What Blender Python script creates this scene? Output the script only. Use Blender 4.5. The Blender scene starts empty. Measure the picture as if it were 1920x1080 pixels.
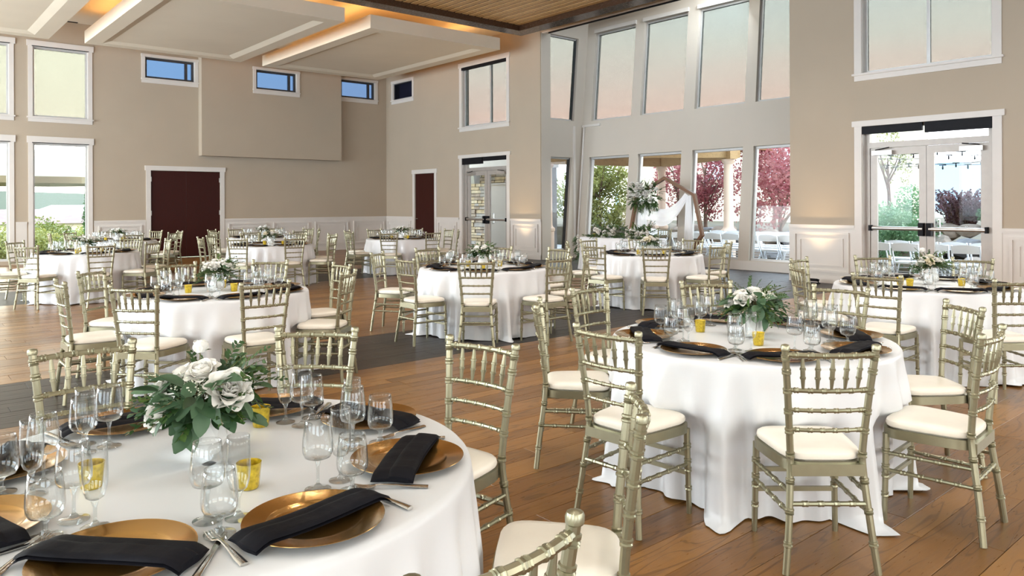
import bpy, bmesh, math, random
from mathutils import Vector, Matrix
C = bpy.context.scene.collection
SC = bpy.context.scene
PI = math.pi
R = math.radians

# ------------------------------------------------------------------ camera
cam_d = bpy.data.cameras.new('camera'); cam = bpy.data.objects.new('camera', cam_d); C.objects.link(cam)
PSI = R(40.575); CAMH = 1.5; FPX = 1406.0; HOR = 381.4; ROLL = 0.00383
cam_d.sensor_width = 36.0; cam_d.lens = FPX / 1920 * 36.0
cam_d.shift_y = -(540 - HOR) / 1920
cam_d.clip_start = 0.05; cam_d.clip_end = 2000
cam.matrix_world = Matrix.Translation((0, 0, CAMH)) @ Matrix.Rotation(-PSI, 4, 'Z') @ Matrix.Rotation(PI / 2, 4, 'X') @ Matrix.Rotation(-ROLL, 4, 'Z')
SC.camera = cam
SC.view_settings.view_transform = 'Standard'; SC.view_settings.look = 'None'
SC.view_settings.gamma = 1.0; SC.view_settings.use_curve_mapping = False
SC.view_settings.exposure = 0.18
cy = SC.cycles
cy.use_denoising = True
cy.max_bounces = 10; cy.diffuse_bounces = 5; cy.glossy_bounces = 4; cy.transmission_bounces = 8
cy.transparent_max_bounces = 28; cy.caustics_reflective = False; cy.caustics_refractive = False
cy.sample_clamp_indirect = 6.0

# ------------------------------------------------------------------ world: pale evening sky
W = bpy.data.worlds.new('sky'); SC.world = W; W.use_nodes = True
nt = W.node_tree; nt.nodes.clear()
def N(t, ty, **kw):
    n = t.nodes.new(ty)
    for k, v in kw.items(): setattr(n, k, v)
    return n
tc = N(nt, 'ShaderNodeTexCoord'); sp = N(nt, 'ShaderNodeSeparateXYZ')
nt.links.new(tc.outputs['Generated'], sp.inputs[0])
def ramp(t, stops, interp='LINEAR'):
    n = N(t, 'ShaderNodeValToRGB'); n.color_ramp.interpolation = interp
    e = n.color_ramp.elements
    while len(e) > 1: e.remove(e[-1])
    e[0].position = stops[0][0]; e[0].color = (*stops[0][1], 1)
    for p, c in stops[1:]:
        x = e.new(p); x.color = (*c, 1)
    return n
nz = N(nt, 'ShaderNodeTexNoise'); nz.inputs['Scale'].default_value = 3.0; nz.inputs['Detail'].default_value = 4
mp = N(nt, 'ShaderNodeMapping'); mp.inputs['Scale'].default_value = (1, 1, 9)
nt.links.new(tc.outputs['Generated'], mp.inputs[0]); nt.links.new(mp.outputs[0], nz.inputs['Vector'])
ma = N(nt, 'ShaderNodeMath', operation='MULTIPLY_ADD'); ma.inputs[1].default_value = 0.05
nt.links.new(nz.outputs['Fac'], ma.inputs[0])
ms = N(nt, 'ShaderNodeMath', operation='SUBTRACT'); ms.inputs[1].default_value = 0.025
nt.links.new(sp.outputs['Z'], ms.inputs[0]); nt.links.new(ms.outputs[0], ma.inputs[2])
S_R = ramp(nt, [(0.0, (1.9, 2.2, 2.5)), (0.075, (2.1, 2.2, 2.35)), (0.115, (2.30, 1.72, 1.45)), (0.155, (2.15, 1.85, 1.6)), (0.2, (1.95, 1.98, 1.75)), (0.27, (1.72, 1.98, 1.9)), (0.5, (1.5, 1.8, 2.1)), (1.0, (1.2, 1.6, 2.2))])
S_L = ramp(nt, [(0.0, (2.3, 2.15, 2.0)), (0.1, (2.6, 2.45, 2.0)), (0.2, (2.6, 2.6, 2.15)), (0.3, (2.2, 2.35, 2.2)), (0.5, (1.5, 1.8, 2.1)), (1.0, (1.2, 1.6, 2.2))])
nt.links.new(ma.outputs[0], S_R.inputs[0]); nt.links.new(ma.outputs[0], S_L.inputs[0])
mr = N(nt, 'ShaderNodeMapRange'); mr.inputs['From Min'].default_value = 0.97; mr.inputs['From Max'].default_value = 0.80     # the glow lies towards +y, beyond the back windows
nt.links.new(sp.outputs['Y'], mr.inputs['Value'])
mx = N(nt, 'ShaderNodeMix', data_type='RGBA')
nt.links.new(mr.outputs[0], mx.inputs['Factor']); nt.links.new(S_L.outputs[0], mx.inputs['A']); nt.links.new(S_R.outputs[0], mx.inputs['B'])
bg = N(nt, 'ShaderNodeBackground'); bg.inputs['Strength'].default_value = 2.8
nt.links.new(mx.outputs['Result'], bg.inputs['Color'])
wo = N(nt, 'ShaderNodeOutputWorld'); nt.links.new(bg.outputs[0], wo.inputs[0])

# ------------------------------------------------------------------ area lamps added at unseen openings to light the hall
def area(name, loc, rot, sx, sy, power, col):
    d = bpy.data.lights.new(name, 'AREA'); d.shape = 'RECTANGLE'; d.size = sx; d.size_y = sy
    d.energy = power; d.color = col
    o = bpy.data.objects.new(name, d); C.objects.link(o); o.location = loc; o.rotation_euler = rot
    return o
DOWN = 12.0      # watts of each unseen fill lamp added under the canopy
DAY = (0.78, 0.90, 1.0)
for k, x in enumerate((-3.3, 2.4, 8.1)):
    area('added_rear_window_light', (x, -5.95, 2.0), (R(90), 0, PI), 4.2, 3.2, 210, (0.36, 0.64, 1.0))
for k, y in enumerate((-2.4, 3.4, 9.2, 15.0, 20.0)):
    area('added_left_window_light', (-5.95, y, 2.7), (R(90), 0, -PI / 2), 4.0, 4.6, (10, 25, 270, 740, 700)[k], DAY)
area('added_right_window_light', (13.45, -2.6, 2.6), (R(90), 0, PI / 2), 4.4, 4.6, 60, (0.42, 0.74, 1.0))  # lamp in an added unseen opening, for side light on the chairs
area('added_bay_fill', (14.35, 9.6, 6.55), (R(62), 0, R(12)), 1.4, 1.0, 90, (0.80, 0.90, 1.0))  # unseen lamp added above the header to brighten bay and back wall

# ------------------------------------------------------------------ mesh helpers
class MB:
    def __init__(s): s.v = []; s.f = []; s.m = []; s.a = []
    def quadmesh(s, vs, fs, mi=0, a=None):
        o = len(s.v); s.v.extend([tuple(p) for p in vs])
        for f in fs: s.f.append(tuple(i + o for i in f)); s.m.append(mi)
        if a is not None: s.a.extend([a] * len(vs))
        return s
    def hexa(s, P, mi=0, a=None):     # P: 8 points, bottom ring then top ring
        return s.quadmesh(P, [(3, 2, 1, 0), (4, 5, 6, 7), (0, 1, 5, 4), (1, 2, 6, 5), (2, 3, 7, 6), (3, 0, 4, 7)], mi, a)
    def box(s, x0, x1, y0, y1, z0, z1, mi=0, a=None):
        return s.hexa([(x0, y0, z0), (x1, y0, z0), (x1, y1, z0), (x0, y1, z0), (x0, y0, z1), (x1, y0, z1), (x1, y1, z1), (x0, y1, z1)], mi, a)
    def fbox(s, fn, u0, u1, v0, v1, w0, w1, mi=0):
        q = [(u0, v0, w0), (u1, v0, w0), (u1, v0, w1), (u0, v0, w1), (u0, v1, w0), (u1, v1, w0), (u1, v1, w1), (u0, v1, w1)]
        return s.hexa([fn(*p) for p in q], mi)
    def tube(s, pts, rad, n=8, caps=True, mi=0, flat=None):
        pts = [Vector(p) for p in pts]; k = len(pts)
        if not isinstance(rad, (list, tuple)): rad = [rad] * k
        t0 = (pts[1] - pts[0]).normalized()
        ref = Vector((0, 0, 1)) if abs(t0.z) < 0.9 else Vector((0, 1, 0))
        u = t0.cross(ref).normalized(); o = len(s.v)
        for i, p in enumerate(pts):
            t = (pts[min(i + 1, k - 1)] - pts[max(i - 1, 0)]).normalized()
            u = (u - t * u.dot(t)).normalized(); w = t.cross(u)
            fl = flat if flat else 1.0
            for j in range(n):
                a = 2 * PI * j / n
                s.v.append(tuple(p + (u * math.cos(a) + w * math.sin(a) * fl) * rad[i]))
        for i in range(k - 1):
            for j in range(n):
                a, b = o + i * n + j, o + i * n + (j + 1) % n
                s.f.append((a, b, b + n, a + n)); s.m.append(mi)
        if caps:
            s.f.append(tuple(o + j for j in reversed(range(n)))); s.m.append(mi)
            s.f.append(tuple(o + (k - 1) * n + j for j in range(n))); s.m.append(mi)
        return s
    def lathe(s, prof, n=20, c=(0, 0, 0), mi=0, cap0=False, cap1=False):
        o = len(s.v); k = len(prof)
        for r, z in prof:
            for j in range(n):
                a = 2 * PI * j / n
                s.v.append((c[0] + r * math.cos(a), c[1] + r * math.sin(a), c[2] + z))
        for i in range(k - 1):
            for j in range(n):
                a, b = o + i * n + j, o + i * n + (j + 1) % n
                s.f.append((a, b, b + n, a + n)); s.m.append(mi)
        if cap0: s.f.append(tuple(o + j for j in reversed(range(n)))); s.m.append(mi)
        if cap1: s.f.append(tuple(o + (k - 1) * n + j for j in range(n))); s.m.append(mi)
        return s
    def mesh(s, name, mats, smooth=None):
        me = bpy.data.meshes.new(name); me.from_pydata(s.v, [], s.f)
        for m in (mats if isinstance(mats, (list, tuple)) else [mats]): me.materials.append(m)
        if any(s.m): me.polygons.foreach_set('material_index', s.m)
        if s.a:
            at = me.attributes.new('rnd', 'FLOAT', 'POINT'); at.data.foreach_set('value', s.a)
        if smooth is not None:
            me.shade_smooth()
            if smooth < 180: me.set_sharp_from_angle(angle=R(smooth))
        me.update()
        return me
    def build(s, name, mats, parent=None, smooth=None, loc=None):
        return link(name, s.mesh(name, mats, smooth), parent, loc)
def link(name, me, parent=None, loc=None):
    o = bpy.data.objects.new(name, me); C.objects.link(o)
    if parent is not None: o.parent = parent
    if loc is not None: o.location = loc
    return o
def tag(o, label=None, cat=None, group=None, kind=None):
    if label: o['label'] = label
    if cat: o['category'] = cat
    if group: o['group'] = group
    if kind: o['kind'] = kind
    return o
def empty(name, loc=(0, 0, 0), rz=0.0, **kw):
    o = bpy.data.objects.new(name, None); C.objects.link(o); o.location = loc; o.rotation_euler = (0, 0, rz)
    o.empty_display_size = 0.1
    return tag(o, **kw)
def dup(root, loc, rz, **kw):
    r = root.copy(); C.objects.link(r); r.location = loc; r.rotation_euler = (0, 0, rz)
    for k in ('label', 'group'):
        if k in kw and kw[k]: r[k] = kw[k]
    for ch in root.children:
        c = ch.copy(); C.objects.link(c); c.parent = r
        for g in ch.children:
            d = g.copy(); C.objects.link(d); d.parent = c
    return r

# ------------------------------------------------------------------ materials
def newmat(name):
    m = bpy.data.materials.new(name); m.use_nodes = True; t = m.node_tree; t.nodes.clear()
    out = N(t, 'ShaderNodeOutputMaterial'); return m, t, out
def pmat(name, col, rough=0.5, metal=0.0, vary=0.06, scale=8.0, bump=0.0, bscale=60.0, coat=0.0, sheen=0.0, stretch=None, emit=None, spec=None, sss=0.0):
    m, t, out = newmat(name)
    b = N(t, 'ShaderNodeBsdfPrincipled'); t.links.new(b.outputs[0], out.inputs[0])
    b.inputs['Roughness'].default_value = rough; b.inputs['Metallic'].default_value = metal
    if coat: b.inputs['Coat Weight'].default_value = coat; b.inputs['Coat Roughness'].default_value = 0.15
    if sheen: b.inputs['Sheen Weight'].default_value = sheen; b.inputs['Sheen Roughness'].default_value = 0.4
    if spec is not None: b.inputs['Specular IOR Level'].default_value = spec
    if sss: b.inputs['Subsurface Weight'].default_value = sss; b.inputs['Subsurface Radius'].default_value = (0.02, 0.02, 0.015)
    tc = N(t, 'ShaderNodeTexCoord'); mp = N(t, 'ShaderNodeMapping')
    if stretch: mp.inputs['Scale'].default_value = stretch
    t.links.new(tc.outputs['Object'], mp.inputs[0])
    nz = N(t, 'ShaderNodeTexNoise'); nz.inputs['Scale'].default_value = scale; nz.inputs['Detail'].default_value = 4
    t.links.new(mp.outputs[0], nz.inputs['Vector'])
    lo = tuple(max(0, c * (1 - vary)) for c in col); hi = tuple(min(1, c * (1 + vary)) for c in col)
    rp = ramp(t, [(0.3, lo), (0.7, hi)]); t.links.new(nz.outputs['Fac'], rp.inputs[0])
    t.links.new(rp.outputs[0], b.inputs['Base Color'])
    if bump:
        n2 = N(t, 'ShaderNodeTexNoise'); n2.inputs['Scale'].default_value = bscale; n2.inputs['Detail'].default_value = 3
        t.links.new(mp.outputs[0], n2.inputs['Vector'])
        bp = N(t, 'ShaderNodeBump'); bp.inputs['Strength'].default_value = bump; bp.inputs['Distance'].default_value = 0.01
        t.links.new(n2.outputs['Fac'], bp.inputs['Height']); t.links.new(bp.outputs[0], b.inputs['Normal'])
    if emit:
        b.inputs['Emission Color'].default_value = (*emit[0], 1); b.inputs['Emission Strength'].default_value = emit[1]
    return m
def wood(name, cols, rough, streak=0.5, bump=0.25, dark=(0.02, 0.01, 0.005), axis='X', scale=1.0, attr=True):
    m, t, out = newmat(name)
    b = N(t, 'ShaderNodeBsdfPrincipled'); t.links.new(b.outputs[0], out.inputs[0])
    tc = N(t, 'ShaderNodeTexCoord'); at = N(t, 'ShaderNodeAttribute'); at.attribute_name = 'rnd'
    sc = N(t, 'ShaderNodeVectorMath', operation='SCALE'); cb = N(t, 'ShaderNodeCombineXYZ')
    mu = N(t, 'ShaderNodeMath', operation='MULTIPLY'); mu.inputs[1].default_value = 91.0 if attr else 0
    t.links.new(at.outputs['Fac'], mu.inputs[0]); t.links.new(mu.outputs[0], cb.inputs[0]); t.links.new(mu.outputs[0], cb.inputs[1])
    ad = N(t, 'ShaderNodeVectorMath', operation='ADD'); t.links.new(tc.outputs['Object'], ad.inputs[0]); t.links.new(cb.outputs[0], ad.inputs[1])
    s = (1.2, 9, 9) if axis == 'X' else (9, 1.2, 9) if axis == 'Y' else (9, 9, 1.2)
    mp = N(t, 'ShaderNodeMapping'); mp.inputs['Scale'].default_value = tuple(k * scale for k in s)
    t.links.new(ad.outputs[0], mp.inputs[0])
    n1 = N(t, 'ShaderNodeTexNoise'); n1.inputs['Scale'].default_value = 1.0; n1.inputs['Detail'].default_value = 2; n1.inputs['Distortion'].default_value = 0.6
    t.links.new(mp.outputs[0], n1.inputs['Vector'])
    sn = N(t, 'ShaderNodeMath', operation='MULTIPLY'); sn.inputs[1].default_value = 34.0; t.links.new(n1.outputs['Fac'], sn.inputs[0])
    si = N(t, 'ShaderNodeMath', operation='SINE'); t.links.new(sn.outputs[0], si.inputs[0])
    n2 = N(t, 'ShaderNodeTexNoise'); n2.inputs['Scale'].default_value = 8.0; n2.inputs['Detail'].default_value = 6; n2.inputs['Roughness'].default_value = 0.7
    t.links.new(mp.outputs[0], n2.inputs['Vector'])
    k = len(cols)
    rp = ramp(t, [(0.05 + 0.9 * i / max(1, k - 1), c) for i, c in enumerate(cols)])
    ar = N(t, 'ShaderNodeMath', operation='MULTIPLY_ADD'); ar.inputs[1].default_value = 0.5; ar.inputs[2].default_value = 0.0
    t.links.new(n2.outputs['Fac'], ar.inputs[0])
    a2 = N(t, 'ShaderNodeMath', operation='MULTIPLY_ADD'); a2.inputs[1].default_value = 0.5
    t.links.new(at.outputs['Fac'], a2.inputs[0]); t.links.new(ar.outputs[0], a2.inputs[2]); t.links.new(a2.outputs[0], rp.inputs[0])
    mr = N(t, 'ShaderNodeMapRange'); mr.inputs['From Min'].default_value = 0.72; mr.inputs['From Max'].default_value = 1.0; mr.inputs['To Max'].default_value = streak
    t.links.new(si.outputs[0], mr.inputs['Value'])
    m3 = N(t, 'ShaderNodeMath', operation='MULTIPLY'); t.links.new(mr.outputs[0], m3.inputs[0]); t.links.new(n2.outputs['Fac'], m3.inputs[1])
    mx = N(t, 'ShaderNodeMix', data_type='RGBA'); mx.inputs['B'].default_value = (*dark, 1)
    t.links.new(m3.outputs[0], mx.inputs['Factor']); t.links.new(rp.outputs[0], mx.inputs['A'])
    t.links.new(mx.outputs['Result'], b.inputs['Base Color'])
    rr = N(t, 'ShaderNodeMapRange'); rr.inputs['To Min'].default_value = rough - 0.08; rr.inputs['To Max'].default_value = rough + 0.1
    t.links.new(n2.outputs['Fac'], rr.inputs['Value']); t.links.new(rr.outputs[0], b.inputs['Roughness'])
    if bump:
        n4 = N(t, 'ShaderNodeTexNoise'); n4.inputs['Scale'].default_value = 2.2; n4.inputs['Detail'].default_value = 5
        t.links.new(mp.outputs[0], n4.inputs['Vector'])
        bp = N(t, 'ShaderNodeBump'); bp.inputs['Strength'].default_value = bump; bp.inputs['Distance'].default_value = 0.012
        t.links.new(n4.outputs['Fac'], bp.inputs['Height']); t.links.new(bp.outputs[0], b.inputs['Normal'])
    return m
def thinglass(name, tint=(0.98, 0.985, 0.98), boost=1.0, base=0.0, rough=0.0):
    m, t, out = newmat(name)
    tr = N(t, 'ShaderNodeBsdfTransparent'); gl = N(t, 'ShaderNodeBsdfGlossy'); gl.inputs['Roughness'].default_value = rough
    nz = N(t, 'ShaderNodeTexNoise'); nz.inputs['Scale'].default_value = 3.0
    rp = ramp(t, [(0.0, tuple(c * 0.985 for c in tint)), (1.0, tint)]); t.links.new(nz.outputs['Fac'], rp.inputs[0]); t.links.new(rp.outputs[0], tr.inputs[0])
    fr = N(t, 'ShaderNodeLayerWeight'); fr.inputs['Blend'].default_value = 0.5
    pw = N(t, 'ShaderNodeMath', operation='POWER'); pw.inputs[1].default_value = 2.8; t.links.new(fr.outputs['Facing'], pw.inputs[0])
    mu = N(t, 'ShaderNodeMath', operation='MULTIPLY_ADD', use_clamp=True); mu.inputs[1].default_value = boost * 0.55; mu.inputs[2].default_value = 0.035 + base
    t.links.new(pw.outputs[0], mu.inputs[0])
    mx = N(t, 'ShaderNodeMixShader'); t.links.new(mu.outputs[0], mx.inputs[0]); t.links.new(tr.outputs[0], mx.inputs[1]); t.links.new(gl.outputs[0], mx.inputs[2])
    t.links.new(mx.outputs[0], out.inputs[0]); return m
def shademat(name, tint, cloth, k):
    m, t, out = newmat(name)
    tr = N(t, 'ShaderNodeBsdfTransparent'); df = N(t, 'ShaderNodeBsdfDiffuse'); df.inputs[0].default_value = (*cloth, 1)
    tc = N(t, 'ShaderNodeTexCoord'); wv = N(t, 'ShaderNodeTexNoise'); wv.inputs['Scale'].default_value = 40
    mp = N(t, 'ShaderNodeMapping'); mp.inputs['Scale'].default_value = (0.1, 0.1, 4); t.links.new(tc.outputs['Object'], mp.inputs[0]); t.links.new(mp.outputs[0], wv.inputs['Vector'])
    rp = ramp(t, [(0.2, tuple(c * 0.94 for c in tint)), (0.8, tint)]); t.links.new(wv.outputs['Fac'], rp.inputs[0]); t.links.new(rp.outputs[0], tr.inputs[0])
    mx = N(t, 'ShaderNodeMixShader'); mx.inputs[0].default_value = k
    t.links.new(tr.outputs[0], mx.inputs[1]); t.links.new(df.outputs[0], mx.inputs[2]); t.links.new(mx.outputs[0], out.inputs[0]); return m
def leafmat(name, cols, rough=0.45, trans=0.25, tone_scale=3.0):  # leaf colour varies by noise and at random per object
    m, t, out = newmat(name)
    b = N(t, 'ShaderNodeBsdfPrincipled'); b.inputs['Roughness'].default_value = rough
    tc = N(t, 'ShaderNodeTexCoord'); nz = N(t, 'ShaderNodeTexNoise'); nz.inputs['Scale'].default_value = tone_scale; nz.inputs['Detail'].default_value = 3
    t.links.new(tc.outputs['Object'], nz.inputs['Vector'])
    oi = N(t, 'ShaderNodeObjectInfo'); av = N(t, 'ShaderNodeMath', operation='MULTIPLY_ADD'); av.inputs[1].default_value = 0.3
    s2 = N(t, 'ShaderNodeMath', operation='SUBTRACT'); s2.inputs[1].default_value = 0.15; t.links.new(nz.outputs['Fac'], s2.inputs[0])
    t.links.new(oi.outputs['Random'], av.inputs[0]); t.links.new(s2.outputs[0], av.inputs[2])
    k = len(cols); rp = ramp(t, [(0.25 + 0.5 * i / max(1, k - 1), c) for i, c in enumerate(cols)])
    t.links.new(av.outputs[0], rp.inputs[0]); t.links.new(rp.outputs[0], b.inputs['Base Color'])
    tl = N(t, 'ShaderNodeBsdfTranslucent'); t.links.new(rp.outputs[0], tl.inputs[0])
    mx = N(t, 'ShaderNodeMixShader'); mx.inputs[0].default_value = trans
    t.links.new(b.outputs[0], mx.inputs[1]); t.links.new(tl.outputs[0], mx.inputs[2]); t.links.new(mx.outputs[0], out.inputs[0]); return m
def solidglass(name):
    m, t, out = newmat(name)
    b = N(t, 'ShaderNodeBsdfPrincipled'); b.inputs['Roughness'].default_value = 0.0; b.inputs['IOR'].default_value = 1.46
    b.inputs['Transmission Weight'].default_value = 1.0
    nz = N(t, 'ShaderNodeTexNoise'); rp = ramp(t, [(0, (0.97, 0.985, 0.98)), (1, (1, 1, 1))]); t.links.new(nz.outputs['Fac'], rp.inputs[0]); t.links.new(rp.outputs[0], b.inputs['Base Color'])
    t.links.new(b.outputs[0], out.inputs[0]); return m

M = {}
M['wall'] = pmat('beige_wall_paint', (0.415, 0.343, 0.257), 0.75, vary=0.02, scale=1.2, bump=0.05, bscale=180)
M['white'] = pmat('white_trim_paint', (0.63, 0.59, 0.54), 0.45, vary=0.02, scale=3)
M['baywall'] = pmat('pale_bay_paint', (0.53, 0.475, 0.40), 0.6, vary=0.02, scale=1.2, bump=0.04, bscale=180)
M['ceil'] = pmat('cream_ceiling_paint', (0.70, 0.615, 0.48), 0.8, vary=0.03, scale=0.8)
M['alu'] = pmat('grey_aluminium', (0.50, 0.49, 0.47), 0.4, 0.35, vary=0.04)
M['door_alu'] = pmat('taupe_aluminium', (0.40, 0.36, 0.32), 0.45, 0.3, vary=0.04)
M['blackmet'] = pmat('black_metal', (0.007, 0.007, 0.009), 0.55, vary=0.2, spec=0.15)
M['darkframe'] = pmat('dark_bronze_frame', (0.035, 0.035, 0.038), 0.4, vary=0.15)
M['steel'] = pmat('polished_steel', (0.62, 0.60, 0.57), 0.16, 1.0, vary=0.05)
M['satin'] = pmat('satin_steel', (0.55, 0.52, 0.48), 0.35, 0.9, vary=0.05)
M['pane'] = thinglass('window_glass', (0.97, 0.985, 0.985), 0.8, -0.027)
M['shade'] = shademat('solar_screen_fabric', (0.375, 0.37, 0.366), (0.3, 0.38, 0.36), 0.10)
M['shade_l'] = shademat('cream_screen_fabric', (0.385, 0.385, 0.37), (0.4, 0.48, 0.4), 0.10)
M['bluepane'] = shademat('blue_tinted_glass', (0.19, 0.262, 0.38), (0.06, 0.09, 0.13), 0.1)
M['darkscreen'] = shademat('black_screen_fabric', (0.06, 0.07, 0.12), (0.012, 0.012, 0.016), 0.5)
M['mahogany'] = wood('mahogany_door', [(0.030, 0.007, 0.005), (0.050, 0.011, 0.008), (0.072, 0.018, 0.012)], 0.38, 0.35, 0.04, axis='Z', attr=False)
for n_ in M['mahogany'].node_tree.nodes:
    if n_.type == 'BSDF_PRINCIPLED': n_.inputs['Specular IOR Level'].default_value = 0.12
M['plank'] = wood('hickory_plank', [(0.120, 0.050, 0.013), (0.245, 0.112, 0.031), (0.38, 0.185, 0.055)], 0.29, 0.8, 0.2, dark=(0.035, 0.013, 0.006))
M['darkplank'] = wood('ebony_stained_plank', [(0.016, 0.011, 0.009), (0.026, 0.018, 0.014), (0.038, 0.027, 0.021)], 0.44, 0.8, 0.3)
for n_ in M['plank'].node_tree.nodes:
    if n_.type == 'BSDF_PRINCIPLED': n_.inputs['Specular IOR Level'].default_value = 0.38
M['slat'] = wood('oak_ceiling_slat', [(0.42, 0.23, 0.08), (0.52, 0.30, 0.11), (0.6, 0.37, 0.15)], 0.38, 0.5, 0.05, axis='Y', dark=(0.09, 0.045, 0.02))
M['beam'] = wood('dark_walnut_beam', [(0.045, 0.020, 0.010), (0.065, 0.030, 0.015), (0.085, 0.040, 0.02)], 0.25, 0.5, 0.04, axis='Y', attr=False)
M['gold'] = pmat('champagne_gold_lacquer', (0.335, 0.315, 0.212), 0.32, 0.8, vary=0.05, scale=20, coat=0.15)
M['vinyl'] = pmat('ivory_vinyl', (0.88, 0.82, 0.71), 0.34, vary=0.04, scale=7, bump=0.05, bscale=40)
M['cloth'] = pmat('white_satin_cloth', (0.76, 0.77, 0.79), 0.34, vary=0.015, scale=2, sheen=0.2, bump=0.06, bscale=25)
M['bronze'] = pmat('brushed_gold_charger', (0.50, 0.275, 0.075), 0.2, 0.92, vary=0.12, scale=5, coat=0.4)
M['napkin'] = pmat('black_linen', (0.006, 0.006, 0.009), 0.6, vary=0.25, scale=10, sheen=0.0, spec=0.12, bump=0.1, bscale=50)
M['votive'] = pmat('gold_mercury_glass', (0.66, 0.48, 0.03), 0.25, 0.55, vary=0.3, scale=90, coat=0.6, bump=0.05, bscale=200)
M['vase'] = pmat('matte_white_ceramic', (0.84, 0.83, 0.81), 0.5, vary=0.02, sss=0.0)
M['glass'] = thinglass('crystal_bowl', (0.985, 0.992, 0.992), 1.7, 0.0)
M['crystal'] = thinglass('crystal_stem', (0.93, 0.95, 0.95), 1.9, 0.05)
M['rose'] = pmat('white_rose_petal', (0.86, 0.84, 0.79), 0.6, vary=0.04, scale=30, sss=0.0)
M['cream_rose'] = pmat('cream_rose_petal', (0.84, 0.77, 0.60), 0.6, vary=0.06, scale=30)
M['euc'] = leafmat('eucalyptus_leaf', [(0.045, 0.10, 0.045), (0.11, 0.20, 0.105), (0.25, 0.35, 0.21)], tone_scale=9)
M['green'] = leafmat('dark_green_leaf', [(0.014, 0.040, 0.011), (0.038, 0.095, 0.023), (0.12, 0.20, 0.04)], tone_scale=14)
M['stem'] = pmat('flower_stem', (0.17, 0.15, 0.06), 0.6, vary=0.2)
M['filler'] = pmat('babys_breath', (0.80, 0.82, 0.66), 0.7, vary=0.1, scale=60)
M['archwood'] = wood('stained_arch_wood', [(0.13, 0.055, 0.02), (0.19, 0.085, 0.03), (0.25, 0.115, 0.045)], 0.5, 0.6, 0.05, axis='Z', attr=False)
M['voile'] = shademat('white_voile', (0.8, 0.81, 0.82), (0.92, 0.93, 0.94), 0.80)
M['plastic'] = pmat('white_resin', (0.86, 0.88, 0.90), 0.4, vary=0.01)
M['led'] = pmat('warm_led', (1, 0.7, 0.3), 0.5, emit=((1.0, 0.52, 0.16), 6.0))
# ================================================================== STRUCTURE
XR, YB = 13.5, 22.4          # inner faces of the right wall and the back wall
XL, YF = -6.0, -6.0          # left and rear walls, out of the picture
ZC = 6.28                    # ceiling
fR = lambda u, v, w: (XR + w, u, v)            # right wall: u = y, v = z, w = outwards
fB = lambda u, v, w: (u, YB + w, v)            # back wall: u = x
fL = lambda u, v, w: (XL - w, u, v)
fF = lambda u, v, w: (u, YF - w, v)
SL, SX0 = 0.0869, 14.77                        # leaning bay front
_c = 1 / math.hypot(1, SL)
fS = lambda u, v, w: (SX0 + SL * v + w * _c, u, v - w * SL * _c)
fN = lambda u, v, w: (u, 14.58 + w, v)         # far return of the bay: u = x
fK = lambda u, v, w: (u, 7.52 - w, v)          # near return of the bay
def wall(name, fn, U, V, holes, thick, m, parent=None):
    us = sorted(set([U[0], U[1]] + [h[i] for h in holes for i in (0, 1)])); vs = sorted(set([V[0], V[1]] + [h[i] for h in holes for i in (2, 3)]))
    us = [u for u in us if U[0] <= u <= U[1]]; vs = [v for v in vs if V[0] <= v <= V[1]]
    b = MB()
    for i in range(len(us) - 1):
        for j in range(len(vs) - 1):
            cu, cv = (us[i] + us[i + 1]) / 2, (vs[j] + vs[j + 1]) / 2
            if any(h[0] < cu < h[1] and h[2] < cv < h[3] for h in holes): continue
            b.fbox(fn, us[i], us[i + 1], vs[j], vs[j + 1], 0, thick)
    o = b.build(name, m, parent)
    if parent is None: o['kind'] = 'structure'
    return o
def frame4(b, fn, u0, u1, v0, v1, t, w0, w1, mi=0):
    b.fbox(fn, u0, u0 + t, v0, v1, w0, w1, mi); b.fbox(fn, u1 - t, u1, v0, v1, w0, w1, mi)
    b.fbox(fn, u0 + t, u1 - t, v0, v0 + t, w0, w1, mi); b.fbox(fn, u0 + t, u1 - t, v1 - t, v1, w0, w1, mi)
WN = [0]; DN = [0]; TN = [0]
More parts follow.
